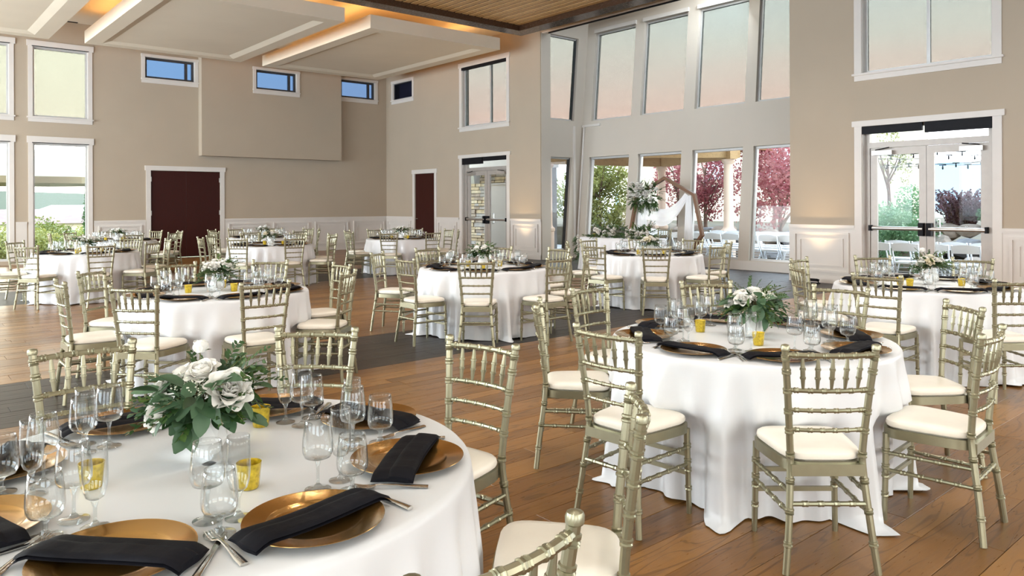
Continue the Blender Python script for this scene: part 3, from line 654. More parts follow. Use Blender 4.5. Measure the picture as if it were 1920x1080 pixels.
def chair_pieces():
    P = []
    for s in (-1, 1):
        path = [(s * x, y, z) for x, y, z in smoothpath(STILE, 20)]
        P.append(('back_post', ringed(path, .0148, (.13, .27, .40, .515, .625, .715, .81, .90, .965), 10)))
    fin = []
    for s in (-1, 1):
        b = MB(); x, y, z = STILE[-1]; b.lathe([(.0150, -.004), (.0185, 0), (.0190, .013), (.0160, .020), (.006, .0235)], 10, (s * x, y - .002, z), cap0=True, cap1=True); P.append(('finial', b))
    for s in (-1, 1):
        P.append(('front_leg', ringed([(s * .184, .172, 0), (s * .180, .168, .2), (s * .176, .165, .41)], lambda t: .0125 + .003 * t, (.30, .52, .62, .80), 9)))
    P.append(('top_rail', ringed(bowed(.884, .030, 10), .0118, (.10, .26, .42, .58, .74, .90), 8, 1.25)))
    for z, bow, r in ((.738, .026, .0095), (.655, .022, .0085), (.572, .018, .0085)):
        P.append(('back_rail', ringed(bowed(z, bow, 8), r, (.10, .26, .42, .58, .74, .90), 8, 1.3, .010)))
    for i in range(5):
        u = -2 / 3 + i / 3; f = lambda z, bow: (u * stile_at(z).x * .98, stile_at(z).y - bow * (1 - u * u), z)
        P.append(('spindle', ringed([f(.738, .026), f(.884, .030)], lambda t: .0052 + .0050 * math.sin(PI * t), (.36, .62), 8, 1.3, .008, True)))
    P.append(('rear_stretcher', ringed([tuple(stile_at(.272) * 1.0)[0:3], (-stile_at(.272).x, stile_at(.272).y, .272)], .0105, (.2, .4, .6, .8), 8, 1.25)))
    for s in (-1, 1):
        for z in (.318, .238):
            q = stile_at(z); P.append(('side_stretcher', ringed([(s * q.x, q.y, z), (s * .179, .168, z)], .0092, (.2, .4, .6, .8), 8, 1.28)))
    for z in (.285, .195):
        b = MB(); b.box(-.178, .178, .160, .174, z - .010, z + .010); P.append(('front_stretcher', b))
    fr = MB(); o1, o2 = seat_outline(1.0, half=.195, fx=.208, bx=.160), seat_outline(.90, half=.195, fx=.208, bx=.160)
    n = len(o1)
    vs = [(x, y, .395) for x, y, _ in o1] + [(x, y, .438) for x, y, _ in o1] + [(x, y, .438) for x, y, _ in o2] + [(x, y, .395) for x, y, _ in o2]
    fs = []
    for j in range(n):
        k = (j + 1) % n
        for r_ in range(4): fs.append((r_ * n + j, r_ * n + k, ((r_ + 1) % 4) * n + k, ((r_ + 1) % 4) * n + j))
    fr.quadmesh(vs, fs); fr.box(-.150, .150, -.205, -.180, .385, .432); P.append(('seat_frame', fr))
    se = MB(); lv = [(.93, .438), (.985, .446), (1.0, .458), (.985, .470), (.93, .479), (.75, .485), (.45, .488), (.1, .489)]
    rings = [[(x, y, z + .004 * 0) for x, y, _ in seat_outline(k, half=.188, fx=.200, bx=.158)] for k, z in lv]
    vs = [p for r_ in rings for p in r_]; fs = [(i * n + j, i * n + (j + 1) % n, (i + 1) * n + (j + 1) % n, (i + 1) * n + j) for i in range(len(lv) - 1) for j in range(n)]
    fs += [tuple((len(lv) - 1) * n + j for j in range(n)), tuple(reversed(range(n)))]
    se.quadmesh(vs, fs); P.append(('seat_cushion', se))
    return P
PIECES = chair_pieces()
def chair_near():
    t = empty('ballroom_chair')
    cache = {}
    for nm, b in PIECES:
        b.build(nm, M['vinyl'] if nm == 'seat_cushion' else M['gold'], t, smooth=35)
    return t
def chair_far():
    t = empty('ballroom_chair'); fr = MB()
    back = MB()
    for nm, b in PIECES:
        if nm == 'seat_cushion': b.build('seat_cushion', M['vinyl'], t, smooth=35)
        else:
            q = back if nm in ('back_post', 'finial', 'top_rail', 'back_rail', 'spindle') else fr
            q.quadmesh(b.v, b.f)
    back.build('back_frame', M['gold'], t, smooth=35); fr.build('leg_frame', M['gold'], t, smooth=35)
    return t
CH_N, CH_F = chair_near(), chair_far()
used = set()
def put_chair(x, y, rz, near, label, group):
    src = CH_N if near else CH_F
    if src.name not in used:
        used.add(src.name); o = src; o.location = (x, y, 0); o.rotation_euler = (0, 0, rz); tag(o, label, 'chair', group); return o
    o = dup(src, (x, y, 0), rz, label=label, group=group); return o
TABLES = [
 # name for labels, centre, chairs (angle, distance, twist), place-setting start angle, near?
 ('front left table', 0.752, 2.245, [(94.3, 1.045, -4.3), (51.6, 1.088, -5.4), (11.7, 1.006, -0.6), (321.6, 1.025, -6.6), (273.1, 1.034, -1.6)], 7.0, 2),
 ('right table of the front row', 3.756, 2.337, [(128.3, 0.97, 6.4), (177.8, 0.935, 5.7), (226.6, 0.964, 2.5), (274.5, 0.948, -0.2), (322.2, 1.001, -5.0), (5.1, 1.093, -0.5), (43.8, 1.099, 8.0), (86.4, 1.056, 6.4)], 3.0, 2),
 ('table by the glass double doors', 7.34, 2.764, [(184.4, 0.979, -0.1), (228.2, 1.063, 4.1), (141.2, 0.948, -5.6), (87.6, 1.006, 6.2), (43.3, 1.021, 2.9), (359.9, 1.029, 3.3), (316.5, 1.0, 0.0)], 2.0, 1),
 ('left table of the second row', 2.312, 6.659, [(181.8, 0.975, -2.1), (132.5, 0.963, 2.3), (222.9, 0.959, -2.0), (266.6, 0.963, 2.6), (315.9, 0.935, -3.0), (0.8, 0.968, -2.9), (47.4, 1.03, -2.0), (88.4, 0.997, 3.9)], 0.0, 1),
 ('centre table on the dark floor band', 5.554, 7.007, [(137.1, 1.061, -10.0), (190.0, 0.994, -10.8), (228.3, 1.027, -2.2), (272.2, 1.011, 0.3), (88.7, 0.994, 1.1), (44.2, 1.012, -11.5), (359.9, 1.028, 2.1), (310.5, 0.993, -1.0)], 1.0, 1),
 ('table before the flowered arch', 8.854, 7.166, [(181.9, 1.018, -0.9), (222.7, 1.005, 0.2), (266.4, 0.973, 7.6), (322.6, 0.958, -6.8), (6.2, 1.01, -1.9), (92.0, 1.008, -2.5), (47.0, 1.0, 0.0), (136.9, 1.0, 0.0)], 1.0, 1),
 ('nearer table by the tall windows', 2.63, 13.568, [(221.6, 1.012, 1.2), (133.6, 1.004, -1.5), (267.2, 1.013, 4.1), (306.7, 0.991, 5.1), (44.7, 0.992, 1.5), (84.0, 1.066, 6.0), (356.9, 1.0, 0.0), (176.9, 1.0, 0.0)], 0.0, 0),
 ('farther table by the tall windows', 3.993, 17.572, [(270.6, 0.993, 1.4), (38.8, 0.984, -11.5), (316.5, 0.984, 0.5), (357.6, 1.038, 0.6), (124.6, 0.982, 6.9), (85.7, 1.0, 0.0), (175.7, 1.0, 0.0), (220.7, 1.0, 0.0)], 0.0, 0),
 ('near table by the brown double door', 5.71, 13.632, [(221.0, 1.002, -0.4), (265.6, 0.998, 4.1), (174.6, 1.02, 2.3), (131.4, 0.96, 8.6), (356.8, 1.005, 2.0), (41.2, 1.0, 0.0), (86.2, 1.0, 0.0), (311.2, 1.0, 0.0)], 0.0, 0),
 ('far table before the small brown door', 8.861, 14.078, [(225.7, 1.002, -0.6), (269.5, 0.992, 2.4), (176.0, 1.011, 2.8), (87.7, 1.0, 5.3), (43.6, 1.007, -2.6), (356.7, 1.004, 0.4), (322.0, 1.012, 1.3), (133.6, 1.0, 0.0)], 0.0, 0),
 ('farther table by the white wainscot', 6.919, 16.896, [(133.9, 1.03, -0.6), (100.8, 1.0, -3.8), (11.8, 1.027, 4.2), (285.7, 1.013, -0.3), (56.3, 1.0, 0.0), (191.3, 1.0, 0.0), (236.3, 1.0, 0.0), (330.3, 1.0, 0.0)], 0.0, 0),
]
ZT = 0.742; RT = 0.762
SECT = ['nearest', 'near right', 'right', 'far right', 'farthest', 'far left', 'left', 'near left']
def sectors(cx, cy, angs):
    """a unique word for each angle about the table, seen from the camera"""
    base = math.atan2(-cy, -cx)
    rel = [((math.radians(a) - base) % (2 * PI)) / (PI / 4) for a in angs]      # 0 = towards the camera, counter-clockwise = to the right
    order = sorted(range(len(angs)), key=lambda i: rel[i])
    best = None
    n = len(angs)
    if n == 8:
        for sft in range(8):
            cost = sum(min((rel[order[i]] - (i + sft)) % 8, (-(rel[order[i]] - (i + sft))) % 8) ** 2 for i in range(8))
            if best is None or cost < best[0]: best = (cost, sft)
        return {order[i]: SECT[(i + best[1]) % 8] for i in range(8)}
    taken = {}; out = {}
    for i in sorted(range(n), key=lambda i: abs(rel[i] - round(rel[i]))):
        k = int(round(rel[i])) % 8
        for dlt in (0, 1, -1, 2, -2, 3, -3, 4):
            if (k + dlt) % 8 not in taken: taken[(k + dlt) % 8] = 1; out[i] = SECT[(k + dlt) % 8]; break
    return out
def make_cloth(seed, cx, cy, chairs, nseg):
    q = random.Random(seed); b = MB()
    nf = q.randint(24, 28); ph = [q.uniform(0, 6.28) for _ in range(9)]
    def fold(t):
        w = t + .05 * math.sin(3 * t + ph[0]) + .04 * math.sin(5 * t + ph[1])
        f = .62 * (1 - 2 * abs(math.sin(nf * w / 2 + ph[2])) ** 1.6) + .35 * math.sin((nf - 7) * w + ph[3]) + .30 * math.sin((nf // 2) * w + ph[4])
        return f
    def amp(t): return .75 + .25 * math.sin(4 * t + ph[5]) + .2 * math.sin(7 * t + ph[6])
    lv = [(.02, 0), (.25, 0), (.5, 0), (.70, 0), (.745, -.001), (.757, -.005), (.764, -.013), (.767, -.024)]
    for i in range(15): lv.append((None, -.05 - i * (ZT - .06) / 14 * .985))
    lv.append(('hem', 0))
    for r, dz in lv:
        for j in range(nseg):
            t = 2 * PI * j / nseg
            if r == 'hem':
                s = 1.0
                rr = .767 + .090 + .075 * fold(t) * amp(t) + .03 + .045 * max(0, math.sin(5 * t + ph[7]))
                z = .006 + .012 * max(0, math.sin(9 * t + ph[8]))
            elif r is None:
                s = -dz / ZT
                rr = .767 + .070 * s ** 1.2 + (.074 * s ** .60) * fold(t) * amp(t) * min(1, s * 5)
                z = max(ZT + dz, .02)
            else:
                s = 0; rr = r; z = ZT + dz + (.0008 * math.sin(9 * rr * 6 + 3 * t + ph[1]) if r < .6 else 0)
            if s > .34:
                for (a, d, tw) in chairs:
                    da = (t - math.radians(a) + PI) % (2 * PI) - PI
                    lim = d - .222
                    if abs(da) < .36:
                        w = 1 if abs(da) < .28 else (0.36 - abs(da)) / .08
                        w *= min(1, (s - .34) / .08)
                        if rr > lim: rr = rr * (1 - w) + (lim - .030 + .026 * max(-1, min(1, fold(t)))) * w
            b.v.append((rr * math.cos(t), rr * math.sin(t), z))
    for i in range(len(lv) - 1):
        for j in range(nseg):
            k = (j + 1) % nseg; b.f.append((i * nseg + j, i * nseg + k, (i + 1) * nseg + k, (i + 1) * nseg + j)); b.m.append(0)
    b.f.append(tuple(range(nseg))); b.m.append(0)
    b.f = [tuple(reversed(f)) for f in b.f]
    return b
# ---- tableware meshes
def goblet_prof(h_st, h, rb, rr, rs, rf):
    """stem and bowl profiles of a stemmed glass"""
    foot = [(rf * .3, 0), (rf, .0008), (rf, .0028), (rf * .75, .005), (rf * .35, .009), (rs * 1.5, .016)]
    stem = [(rs * 1.05, .016), (rs * .85, h_st * .4), (rs, h_st * .75), (rs * 1.9, h_st * .95), (rs * 2.2, h_st)]
    return foot, stem
def bowl_prof(h0, h, rb, rr, n=9, belly=.38, th=.0013):
    out = []
    for i in range(n + 1):
        t = i / n
        if t < belly: r = rb * math.sin(PI / 2 * (t / belly) ** .75)
        else: r = rb + (rr - rb) * ((t - belly) / (1 - belly)) ** 1.6
        out.append((max(r, .004), h0 + (h - h0) * (1 - math.cos(t * PI / 2 * 1.0)) if t < .25 else h0 + (h - h0) * (.0761 + (t - .25) / .75 * .9239)))
    inner = [(max(r - th, .003), z + (th * 1.5 if i == 0 else 0)) for i, (r, z) in enumerate(out)]
    return out + list(reversed(inner))
GL = {'water_goblet': dict(h_st=.045, h=.152, rb=.0415, rr=.034, rs=.0062, rf=.036, belly=.42),
      'wine_glass': dict(h_st=.082, h=.192, rb=.0405, rr=.032, rs=.0045, rf=.035, belly=.40),
      'champagne_flute': dict(h_st=.066, h=.200, rb=.0285, rr=.0265, rs=.0045, rf=.032, belly=.55)}
def glass_parts(nm, n):
    g = GL[nm]; ft, st = goblet_prof(g['h_st'], g['h'], g['rb'], g['rr'], g['rs'], g['rf'])
    foot = MB().lathe(ft, n, cap0=True, cap1=True); stem = MB().lathe(st, max(8, n // 2), cap0=True, cap1=True)
    bowl = MB().lathe(bowl_prof(g['h_st'], g['h'], g['rb'], g['rr'], belly=g['belly']), n)
    return foot, stem, bowl
PROTO = {}
for nm in GL:
    f, s, b_ = glass_parts(nm, 24)
    PROTO[nm] = [('bowl', b_.mesh('bowl', M['glass'], 180)), ('stem', s.mesh('stem', M['crystal'], 180)), ('foot', f.mesh('foot', M['crystal'], 40))]
    f, s, b_ = glass_parts(nm, 14)
    q = MB(); q.quadmesh(b_.v, b_.f, 0); q.quadmesh(s.v, s.f, 1); q.quadmesh(f.v, f.f, 1)
    PROTO[nm + '_far'] = q.mesh(nm, [M['glass'], M['crystal']], 180)
b = MB().lathe([(0.001, .003), (.085, .003), (.105, .005), (.113, .010), (.118, .0125), (.160, .018), (.1645, .0195), (.165, .0185), (.158, .0150), (.116, .009), (.105, .0015), (.001, 0)], 48)
ME_CHARGER = b.mesh('charger_plate', M['bronze'], 50)
def napkin_mesh(seed):
    q = random.Random(seed); b = MB(); L, Wd = .375, .118; nu, nv = 22, 8
    p1, p2 = q.uniform(0, 6), q.uniform(0, 6); lift = 0.0
    def prof(u):      # rests on the rim, sags into the well, tips droop over the edge
        a = abs(u) * L
        z = .0240 - .003 * (1 - min(1, (a / .15)) ** 2)
        if a > .160: z -= (a - .160) * .52
        return z
    def layer(w0, w1, th, off):
        o = len(b.v)
        for i in range(nu + 1):
            u = i / nu - .5
            for j in range(nv + 1):
                v = w0 + (w1 - w0) * j / nv
                edge = 1 - abs(2 * j / nv - 1) ** 8
                wob = .0010 * math.sin(u * 13 + p1 + v * 26) + .0007 * math.sin(u * 31 + p2)
                b.v.append((u * L + .003 * math.sin(v * 60 + p1), v + .004 * math.sin(u * 6 + p1), prof(u) + off + th * edge + wob * edge + lift * u))
        for i in range(nu + 1):
            u = i / nu - .5
            for j in range(nv + 1):
                v = w0 + (w1 - w0) * j / nv; b.v.append((u * L + .003 * math.sin(v * 60 + p1), v + .004 * math.sin(u * 6 + p1), prof(u) + off - .0008))
        m = (nu + 1) * (nv + 1); g = lambda k, i, j: o + k * m + i * (nv + 1) + j
        for i in range(nu):
            for j in range(nv):
                b.f.append((g(0, i, j), g(0, i + 1, j), g(0, i + 1, j + 1), g(0, i, j + 1))); b.f.append((g(1, i, j + 1), g(1, i + 1, j + 1), g(1, i + 1, j), g(1, i, j))); b.m += [0, 0]
            for j, d in ((0, 1), (nv, 0)):
                f = (g(0, i, j), g(1, i, j), g(1, i + 1, j), g(0, i + 1, j)); b.f.append(f if d else f[::-1]); b.m.append(0)
        for i, d in ((0, 0), (nu, 1)):
            for j in range(nv):
                f = (g(0, i, j), g(1, i, j), g(1, i, j + 1), g(0, i, j + 1)); b.f.append(f if d else f[::-1]); b.m.append(0)
    layer(-Wd / 2, Wd / 2, .0065, 0.0); layer(-Wd / 2 + .002, Wd * .12, .0065, .0072)
    return b.mesh('napkin', M['napkin'], 55)
ME_NAP = [napkin_mesh(s) for s in range(4)]
def fork_mesh():
    b = MB()
    b.tube([(0, -.095, .002), (0, -.06, .004), (0, -.01, .009), (0, .03, .011), (0, .048, .009)], [.0105, .010, .0055, .0042, .006], 8, flat=.35)
    b.tube([(0, .040, .010), (0, .052, .007), (0, .062, .005)], [.006, .0125, .0125], 8, flat=.25)
    for k in range(4):
        x = -.0102 + k * .0068
        b.tube([(x, .058, .005), (x * 1.03, .078, .005), (x, .104, .010)], [.0024, .0021, .0012], 5)
    return b.mesh('fork', M['steel'], 60)
def knife_mesh():
    b = MB(); b.tube([(0, -.11, .004), (0, -.08, .005), (0, -.02, .005), (0, -.005, .004)], [.010, .009, .0075, .006], 8, flat=.45)
    o = [(-.004, -.005), (-.008, .03), (-.009, .08), (-.004, .112), (.003, .105), (.006, .06), (.006, -.005)]
    n = len(o); b.quadmesh([(x, y, .0035) for x, y in o] + [(x, y, .005) for x, y in o], [tuple(range(n))[::-1], tuple(range(n, 2 * n))] + [(i, (i + 1) % n, n + (i + 1) % n, n + i) for i in range(n)])
    return b.mesh('knife', M['steel'], 40)
ME_FORK, ME_KNIFE = fork_mesh(), knife_mesh()
b = MB().lathe([(.001, .0), (.024, 0), (.0265, .004), (.0325, .066), (.0328, .068), (.0312, .068), (.0250, .010), (.001, .008)], 24)
ME_VOT = b.mesh('votive_cup', M['votive'], 50)
def vase_mesh():
    b = MB(); n = 9; rings = [(.040, 0, 0), (.060, .034, .5), (.066, .052, 0), (.052, .104, .5), (.045, .150, 0)]
    for r, z, o in rings:
        for j in range(n):
            a = 2 * PI * (j + o) / n; b.v.append((r * math.cos(a), r * math.sin(a), z))
    for i in range(len(rings) - 1):
        for j in range(n):
            a, c, d, e = i * n + j, i * n + (j + 1) % n, (i + 1) * n + (j + 1) % n, (i + 1) * n + j
            if rings[i][2] == 0: b.f += [(a, c, e), (c, d, e)] if True else []
            else: b.f += [(a, d, e), (a, c, d)]
            b.m += [0, 0]
    m = len(rings) - 1
    k = len(b.v)
    for j in range(n):
        a = 2 * PI * j / n; b.v.append((.040 * math.cos(a), .040 * math.sin(a), .150))
    for j in range(n):
        a = 2 * PI * j / n; b.v.append((.036 * math.cos(a), .036 * math.sin(a), .10))
    for (s0, s1) in ((m * n, k), (k, k + n)):
        for j in range(n): b.f.append((s0 + j, s0 + (j + 1) % n, s1 + (j + 1) % n, s1 + j)); b.m.append(0)
    b.f.append(tuple(reversed(range(n)))); b.m.append(0); b.f.append(tuple(k + n + j for j in range(n))); b.m.append(0)
    return b.mesh('bud_vase', M['vase'])
ME_VASE = vase_mesh()
# ---- flowers
def petal(b, mtx, w, h, cup, curl, n=4, mi=0):
    o = len(b.v)
    for i in range(n + 1):
        v = i / n; ww = w * math.sin(PI * (0.18 + .70 * v)) ** .7
        for j in range(n + 1):
            u = j / n * 2 - 1
            p = Vector((u * ww, cup * (u * u) * ww * .9 - cup * .9 * h * v * v * .25 + curl * max(0, v - .6) ** 2 * h * 2.2, v * h - .10 * h * u * u * (v > .9)))
            b.v.append(tuple(mtx @ p))
    for i in range(n):
        for j in range(n):
            a = o + i * (n + 1) + j; b.f.append((a, a + 1, a + n + 2, a + n + 1)); b.m.append(mi)
def rose_mesh(seed, mt, layers=5):
    q = random.Random(seed); b = MB()
    for k in range(layers):
        cnt = (3, 4, 5, 6, 7)[k]; rad = (.003, .008, .014, .020, .026)[k]; tilt = (-.10, .05, .22, .46, .80)[k]; h = (.030, .034, .036, .036, .035)[k]; w = (.016, .021, .025, .028, .029)[k]
        a0 = q.uniform(0, 6.28)
        for i in range(cnt):
            a = a0 + 2 * PI * i / cnt + q.uniform(-.15, .15)
            m = Matrix.Rotation(a, 4, 'Z') @ Matrix.Translation((0, -rad, .004 - .003 * k)) @ Matrix.Rotation(tilt + q.uniform(-.08, .08), 4, 'X') @ Matrix.Rotation(0, 4, 'Z')
            petal(b, m, w, h * q.uniform(.92, 1.08), .7, -.28 if k > 2 else .25)
    return b.mesh('rose', M[mt], 180)
ME_ROSE = [rose_mesh(1, 'rose'), rose_mesh(2, 'rose'), rose_mesh(3, 'cream_rose')]
ME_BUD = rose_mesh(7, 'rose', 3)
def leaf(b, p, d, up, L, Wd, bend=.25, n=5, mi=0):
    d = Vector(d).normalized(); up = Vector(up); s = d.cross(up)
    if s.length < 1e-3: s = d.cross(Vector((1, 0, 0)))
    s.normalize(); u = s.cross(d)
    o = len(b.v)
    for i in range(n + 1):
        t = i / n; w = Wd * math.sin(PI * min(1, t * .93 + .05)) ** .75 * .5
        c = Vector(p) + d * (L * t) - u * (bend * L * t * t)
        b.v += [tuple(c - s * w + u * w * .25), tuple(c), tuple(c + s * w + u * w * .25)]
    for i in range(n):
        a = o + i * 3
        for j in (0, 1): b.f.append((a + j, a + j + 1, a + j + 4, a + j + 3)); b.m.append(mi)
def leaf_mesh(L, Wd, mt, nm):
    b = MB(); leaf(b, (0, 0, 0), (0, 1, 0), (0, 0, 1), L, Wd, .22, 6); return b.mesh(nm, M[mt], 180)
ME_EUC = [leaf_mesh(.062, .040, 'euc', 'eucalyptus_leaf'), leaf_mesh(.05, .034, 'euc', 'eucalyptus_leaf'), leaf_mesh(.075, .030, 'euc', 'eucalyptus_leaf')]
ME_GRN = [leaf_mesh(.050, .022, 'green', 'leaf'), leaf_mesh(.036, .022, 'green', 'leaf'), leaf_mesh(.060, .024, 'green', 'leaf')]
def rot_to(d, q):
    d = Vector(d).normalized(); return d.to_track_quat('Y', 'Z').to_matrix().to_4x4() @ Matrix.Rotation(q, 4, 'Y')
def sprig_mesh(seed, L, nl, ll, lw, mt):
    q = random.Random(seed); b = MB(); pts = [(0, .0, 0)]
    for i in range(1, 6): t = i / 5; pts.append((.10 * L * math.sin(t * 2 + seed), L * t, -.22 * L * t * t))
    b.tube(pts, .0013, 4, mi=1)
    for i in range(nl):
        t = .15 + .85 * i / nl; k = min(4, int(t * 5)); p = Vector(pts[k]).lerp(Vector(pts[k + 1]), t * 5 - k)
        s = 1 if i % 2 else -1
        leaf(b, p, (s * q.uniform(.5, 1), q.uniform(.4, 1), q.uniform(-.3, .5)), (q.uniform(-.3, .3), 0, 1), ll * q.uniform(.8, 1.2) * (1.1 - .5 * t), lw * q.uniform(.8, 1.2) * (1.1 - .5 * t), .2, 3)
    return b.mesh('leaf_sprig', [M[mt], M['stem']], 180)
ME_SPRIG = [sprig_mesh(1, .17, 12, .045, .030, 'euc'), sprig_mesh(2, .16, 22, .024, .016, 'green'), sprig_mesh(3, .19, 16, .034, .016, 'green'), sprig_mesh(4, .14, 14, .034, .026, 'green'), sprig_mesh(5, .2, 26, .020, .015, 'green')]
def filler_mesh(seed):
    q = random.Random(seed); b = MB()
    for i in range(46):
        p = Vector((q.gauss(0, .016), q.gauss(0, .016), q.gauss(.012, .010))); r = q.uniform(.0018, .0035)
        b.quadmesh([p + Vector(d) * r for d in ((1, 0, 0), (0, 1, 0), (-1, 0, 0), (0, -1, 0), (0, 0, 1), (0, 0, -1))], [(0, 1, 4), (1, 2, 4), (2, 3, 4), (3, 0, 4), (1, 0, 5), (2, 1, 5), (3, 2, 5), (0, 3, 5)])
    return b.mesh('babys_breath', M['filler'], 180)
ME_FILL = filler_mesh(4)
def place(me, nm, parent, mtx, s=1.0):
    o = link(nm, me, parent); o.matrix_local = mtx @ Matrix.Scale(s, 4); return o
def bouquet(loc, seed, label, lod, spread=1.0, group='floral centrepieces', rz=0, name='floral_centrepiece'):
    """flowers standing in a vase; origin at the vase mouth"""
    q = random.Random(seed); t = empty(name, loc, rz); tag(t, label, 'flowers', group)
    roses = [(-.085, -.03, .055), (.0, -.055, .060), (.10, -.035, .060), (.035, .03, .085), (-.055, .045, .075), (.085, .06, .06), (-.11, .04, .03)]
    big = [0] * 7
    if lod == 2 and loc[0] < 2:
        roses = [(-.125, -.02, .045), (-.090, -.085, -.005), (-.070, .005, .085), (-.005, -.01, .095), (.095, -.065, .055), (.09, .07, .05), (-.10, .08, .03)]
        big = [-.1, .15, -.05, .1, .38, -.1, -.1]
    for i, (x, y, z) in enumerate(roses[:7 if lod > 0 else 6]):
        d = Vector((x * 7, y * 9 - .3, .8)).normalized()
        m = Matrix.Translation((x * spread, y * spread, z * spread)) @ d.to_track_quat('Z', 'Y').to_matrix().to_4x4() @ Matrix.Rotation(q.uniform(0, 6), 4, 'Z')
        place(ME_ROSE[2 if seed % 3 == 0 and i in (0, 3) else i % 2], 'rose', t, m, q.uniform(.82, 1.02) + big[i])
    b = MB()
    for i in range(9):
        a = i * .7; b.tube([(0.012 * math.cos(a), .012 * math.sin(a), -.10), (.03 * math.cos(a), .03 * math.sin(a), 0), (.07 * math.cos(a), .07 * math.sin(a), .05)], .002, 5)
    b.build('stems', M['stem'], t, smooth=180)
    nsp = 46 if lod == 2 else 44 if lod == 1 else 30
    for i in range(nsp):
        a = q.uniform(0, 2 * PI); el = q.uniform(-.35, .75); r0 = .02
        d = Vector((math.cos(a), math.sin(a), el))
        m = Matrix.Translation((r0 * math.cos(a), r0 * math.sin(a), .01 + .03 * q.random())) @ rot_to(d, q.uniform(-.5, .5))
        place(ME_SPRIG[q.choice((1, 2, 3, 4, 0))], 'leaf_sprig', t, m, spread * q.uniform(.8, 1.2) * (1.0 if el < .5 else .9))
    if lod == 2:
        for i in range(92):
            a = q.uniform(0, 2 * PI); rr = q.uniform(.05, .135); z = q.uniform(-.05, .085)
            d = Vector((math.cos(a) * .9, math.sin(a) * .9, q.uniform(-.9, .4)))
            me, nm = (q.choice(ME_EUC), 'eucalyptus_leaf') if i < 58 else (q.choice(ME_GRN), 'leaf')
            place(me, nm, t, Matrix.Translation((rr * math.cos(a), rr * math.sin(a), z)) @ rot_to(d, q.uniform(-.8, .8)), q.uniform(.9, 1.45))
        for (x, y, z, dx, dy, dz, s) in ((-.02, -.10, .02, -.3, -.5, -1, 1.2), (.03, -.10, .01, .2, -.6, -1, 1.25), (-.03, -.115, .03, -1, -.5, -.1, 1.3), (.02, -.11, .03, .9, -.5, -.3, 1.25), (-.02, -.10, .075, -.6, -.3, .6, 1.2), (.0, -.10, -.02, .05, -.3, -1, 1.5), (.12, -.05, .03, .8, -.4, -.6, 1.3), (-.12, -.05, .0, -.3, -.3, -1, 1.3), (.14, -.03, .06, 1, -.2, .2, 1.3)):
            place(ME_EUC[0], 'eucalyptus_leaf', t, Matrix.Translation((x, y, z)) @ rot_to((dx, dy, dz), q.uniform(-.5, .5)), s)
        for i in range(10): place(ME_FILL, 'babys_breath', t, Matrix.Translation((q.uniform(-.09, .09), q.uniform(-.09, .09), q.uniform(.04, .08))), q.uniform(.8, 1.2))
    if lod > 0:
        for k in range(16):
            a = q.uniform(-.9, 2.2); d = Vector((math.cos(a) * .8, math.sin(a) * .6, q.uniform(.35, 1.1)))
            place(ME_SPRIG[(1, 4, 2, 3)[k % 4]], 'leaf_sprig', t, Matrix.Translation((.02 * math.cos(a) + .01, .02 * math.sin(a) + .02, .03)) @ rot_to(d, q.uniform(-1, 1)), q.uniform(.75, 1.0) * spread)
        for k in range(8):
            a = PI + q.uniform(-.8, .6); d = Vector((math.cos(a), math.sin(a) * .7, q.uniform(-.35, .3)))
            place(ME_SPRIG[(3, 1, 0)[k % 3]], 'leaf_sprig', t, Matrix.Translation((-.05, -.01, .01)) @ rot_to(d, q.uniform(-1, 1)), q.uniform(.8, 1.05) * spread)
        # a tall bud (two of the vases) and feathery sprays that rise above the rest
    if seed in (100, 114):
        p = (-.035, .05, .0); st = MB(); st.tube([p, (-.045, .06, .09), (-.04, .06, .150)], .0018, 5); st.build('bud_stem', M['stem'], t)
        place(ME_BUD, 'rose_bud', t, Matrix.Translation((-.04, .06, .148)), 1.0)
        for k in range(2): place(ME_GRN[1], 'leaf', t, Matrix.Translation((-.04, .06, .145)) @ rot_to((1 - 2 * k, .3, .5), 0), .9)
        for d, s in (((.55, .3, .75), 1.0), ((.9, .2, .35), 1.05), ((-.5, .4, .7), .85)): place(ME_SPRIG[4], 'leaf_sprig', t, Matrix.Translation((.02, .02, .03)) @ rot_to(d, .3), s * spread)
    return t
SNAME = {'nearest': 'nearest', 'near right': 'near right', 'right': 'right', 'far right': 'far right', 'farthest': 'farthest', 'far left': 'far left', 'left': 'left', 'near left': 'near left'}
OFFS = [(-.007, -.014), (0, 0), (0, 0), (0, 0), (0, 0), (0, 0), (0, 0), (0, 0), (0, 0), (0, 0), (0, 0)]
VASE = {0: (.025, .105), 1: (.09, .035), 2: (.105, -.02), 3: (.02, .07), 4: (.025, .05)}
VOT = {0: [(-.303, .016), (.016, -.262), (.26, .26)], 1: [(-.058, .288), (-.175, -.162), (.30, .10)], 2: [(-.266, .022), (.115, -.27), (-.18, .14)], 3: [(-.237, .043), (.101, -.108), (.13, .25)]}
